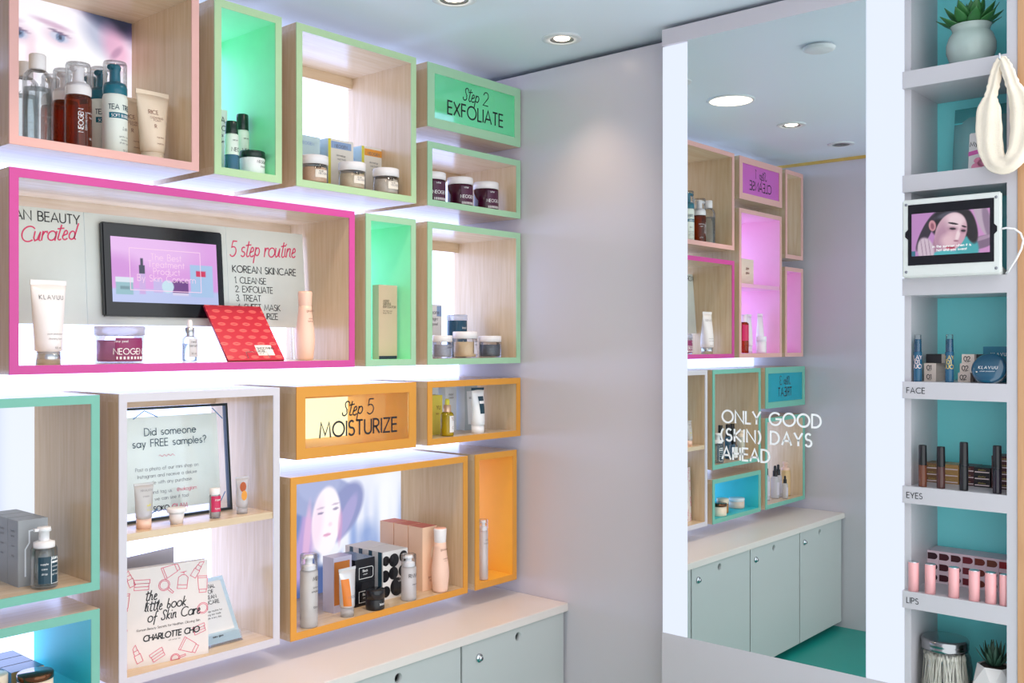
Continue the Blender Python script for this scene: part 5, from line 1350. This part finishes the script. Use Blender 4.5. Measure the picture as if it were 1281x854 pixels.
m_lt = mat('lipstick_pink', '#f0aeb0', rough=.3)
GT2 = 'pink lipstick tubes standing along the lips ledge'
for y, lb in ((-1.510, 'pink lipstick tube nearest the light strip'), (-1.546, 'pink lipstick tube, second from the light strip'), (-1.596, 'pink lipstick tube, third from the light strip'), (-1.638, 'pink lipstick tube, fourth from the light strip'), (-1.671, 'pink lipstick tube, fifth from the light strip'), (-1.697, 'pink lipstick tube against the right side panel')):
    t = T_('lipstick_tube', lb, 'lipstick', -.0985, y, z, group=GT2)
    rr = .0112 if y > -1.69 else .0088
    lathe_part(t, 'body', [(0, 0), (rr, 0), (rr, .064), (rr * .96, .0645)], m_lt); lathe_part(t, 'top_disc', [(rr * .95, .0635), (rr * .93, .066), (rr * .8, .0662), (0, .0658)], m_alu)
# ---- bottom ledge: cotton swab jar and faceted planter
z = LZ[6]
t = T_('swab_jar', 'glass jar with metal lid full of cotton swabs', 'jar', -.03, -1.556, z)
lathe_part(t, 'glass', [(0, .001), (.050, .001), (.056, .006), (.058, .03), (.058, .055), (.054, .082), (.047, .098), (.046, .104)], clear('jar_glass', '#f8fbfb', gloss=.3), n=40)
lathe_part(t, 'lid', [(.047, .096), (.0495, .097), (.0505, .101), (.0505, .104), (.0495, .106), (.0505, .109), (.0505, .118), (.048, .1215), (.044, .122), (0, .1215)], mat('lid_pewter', '#9a9c9e', rough=.18, metal=1.0), n=40)
random.seed(11)
b = MB()
for k in range(150):
    a = random.uniform(0, 2 * math.pi); r = .051 * math.sqrt(random.uniform(.1, .97)); a2 = a + random.uniform(-.35, .35)
    z0_, z1_ = random.uniform(.006, .014), random.uniform(.084, .092)
    r1 = min(r * random.uniform(.6, 1.0), .042)
    p0, p1 = Vector((r * math.cos(a), r * math.sin(a), z0_)), Vector((r1 * math.cos(a2), r1 * math.sin(a2), z1_))
    b.tube([p0, p0.lerp(p1, .12), p0.lerp(p1, .15), p0.lerp(p1, .85), p0.lerp(p1, .88), p1], [.0022, .0026, .0011, .0011, .0026, .0020], 5)
sw = b.build('cotton_swabs', mat('cotton', '#efe9dd', rough=.8)); sw.location = (-.03, -1.556, z); sw.rotation_euler = (0, 0, R(-90))
sw['kind'] = 'stuff'; tag(sw, 'white cotton swabs packed upright in the glass jar', 'cotton swabs')
t = T_('potted_succulent', 'spiky dark green succulent in a white faceted pot on the bottom ledge', 'potted plant', -.045, -1.664, z, -80)
rings = [[(r * math.cos(R(60 * i + o_)), r * math.sin(R(60 * i + o_)), zz_) for i in range(6)] for r, o_, zz_ in ((.022, 0, 0), (.047, 30, .045), (.034, 0, .086))]
b = MB()
for k in range(2):
    A_, B_ = rings[k], rings[k + 1]
    for i in range(6):
        j = (i + 1) % 6
        if k == 0: b.add([A_[i], A_[j], B_[i]], [(0, 1, 2)]); b.add([A_[j], B_[j], B_[i]], [(0, 1, 2)])
        else: b.add([A_[i], B_[j], B_[i]], [(0, 1, 2)]); b.add([A_[i], A_[j], B_[j]], [(0, 1, 2)])
b.add(rings[0], [(5, 4, 3, 2, 1, 0)]); b.add([(x, y, .082) for x, y, _ in rings[2]], [(0, 1, 2, 3, 4, 5)])
b.build('pot', mat('pot_white_matte', '#dedad8', rough=.6), t)
lathe_part(t, 'soil', [(0, .0835), (.029, .083)], m_soil)
random.seed(5)
for ring, (n, tilt, L) in enumerate(((10, 35, .046), (8, 58, .052), (5, 78, .055))):
    proto = None
    for k in range(n):
        a = 360 * k / n + ring * 20 + random.uniform(-8, 8)
        if proto is None: proto = leaf_mesh(L, .0045, .0025, .25).build('leaf', m_leafd, t); o = proto
        else: o = proto.copy(); COL.objects.link(o); o.parent = t
        o.location = (.006 * math.cos(R(a)), .006 * math.sin(R(a)), .084); o.rotation_euler = (0, R(-tilt), R(a))
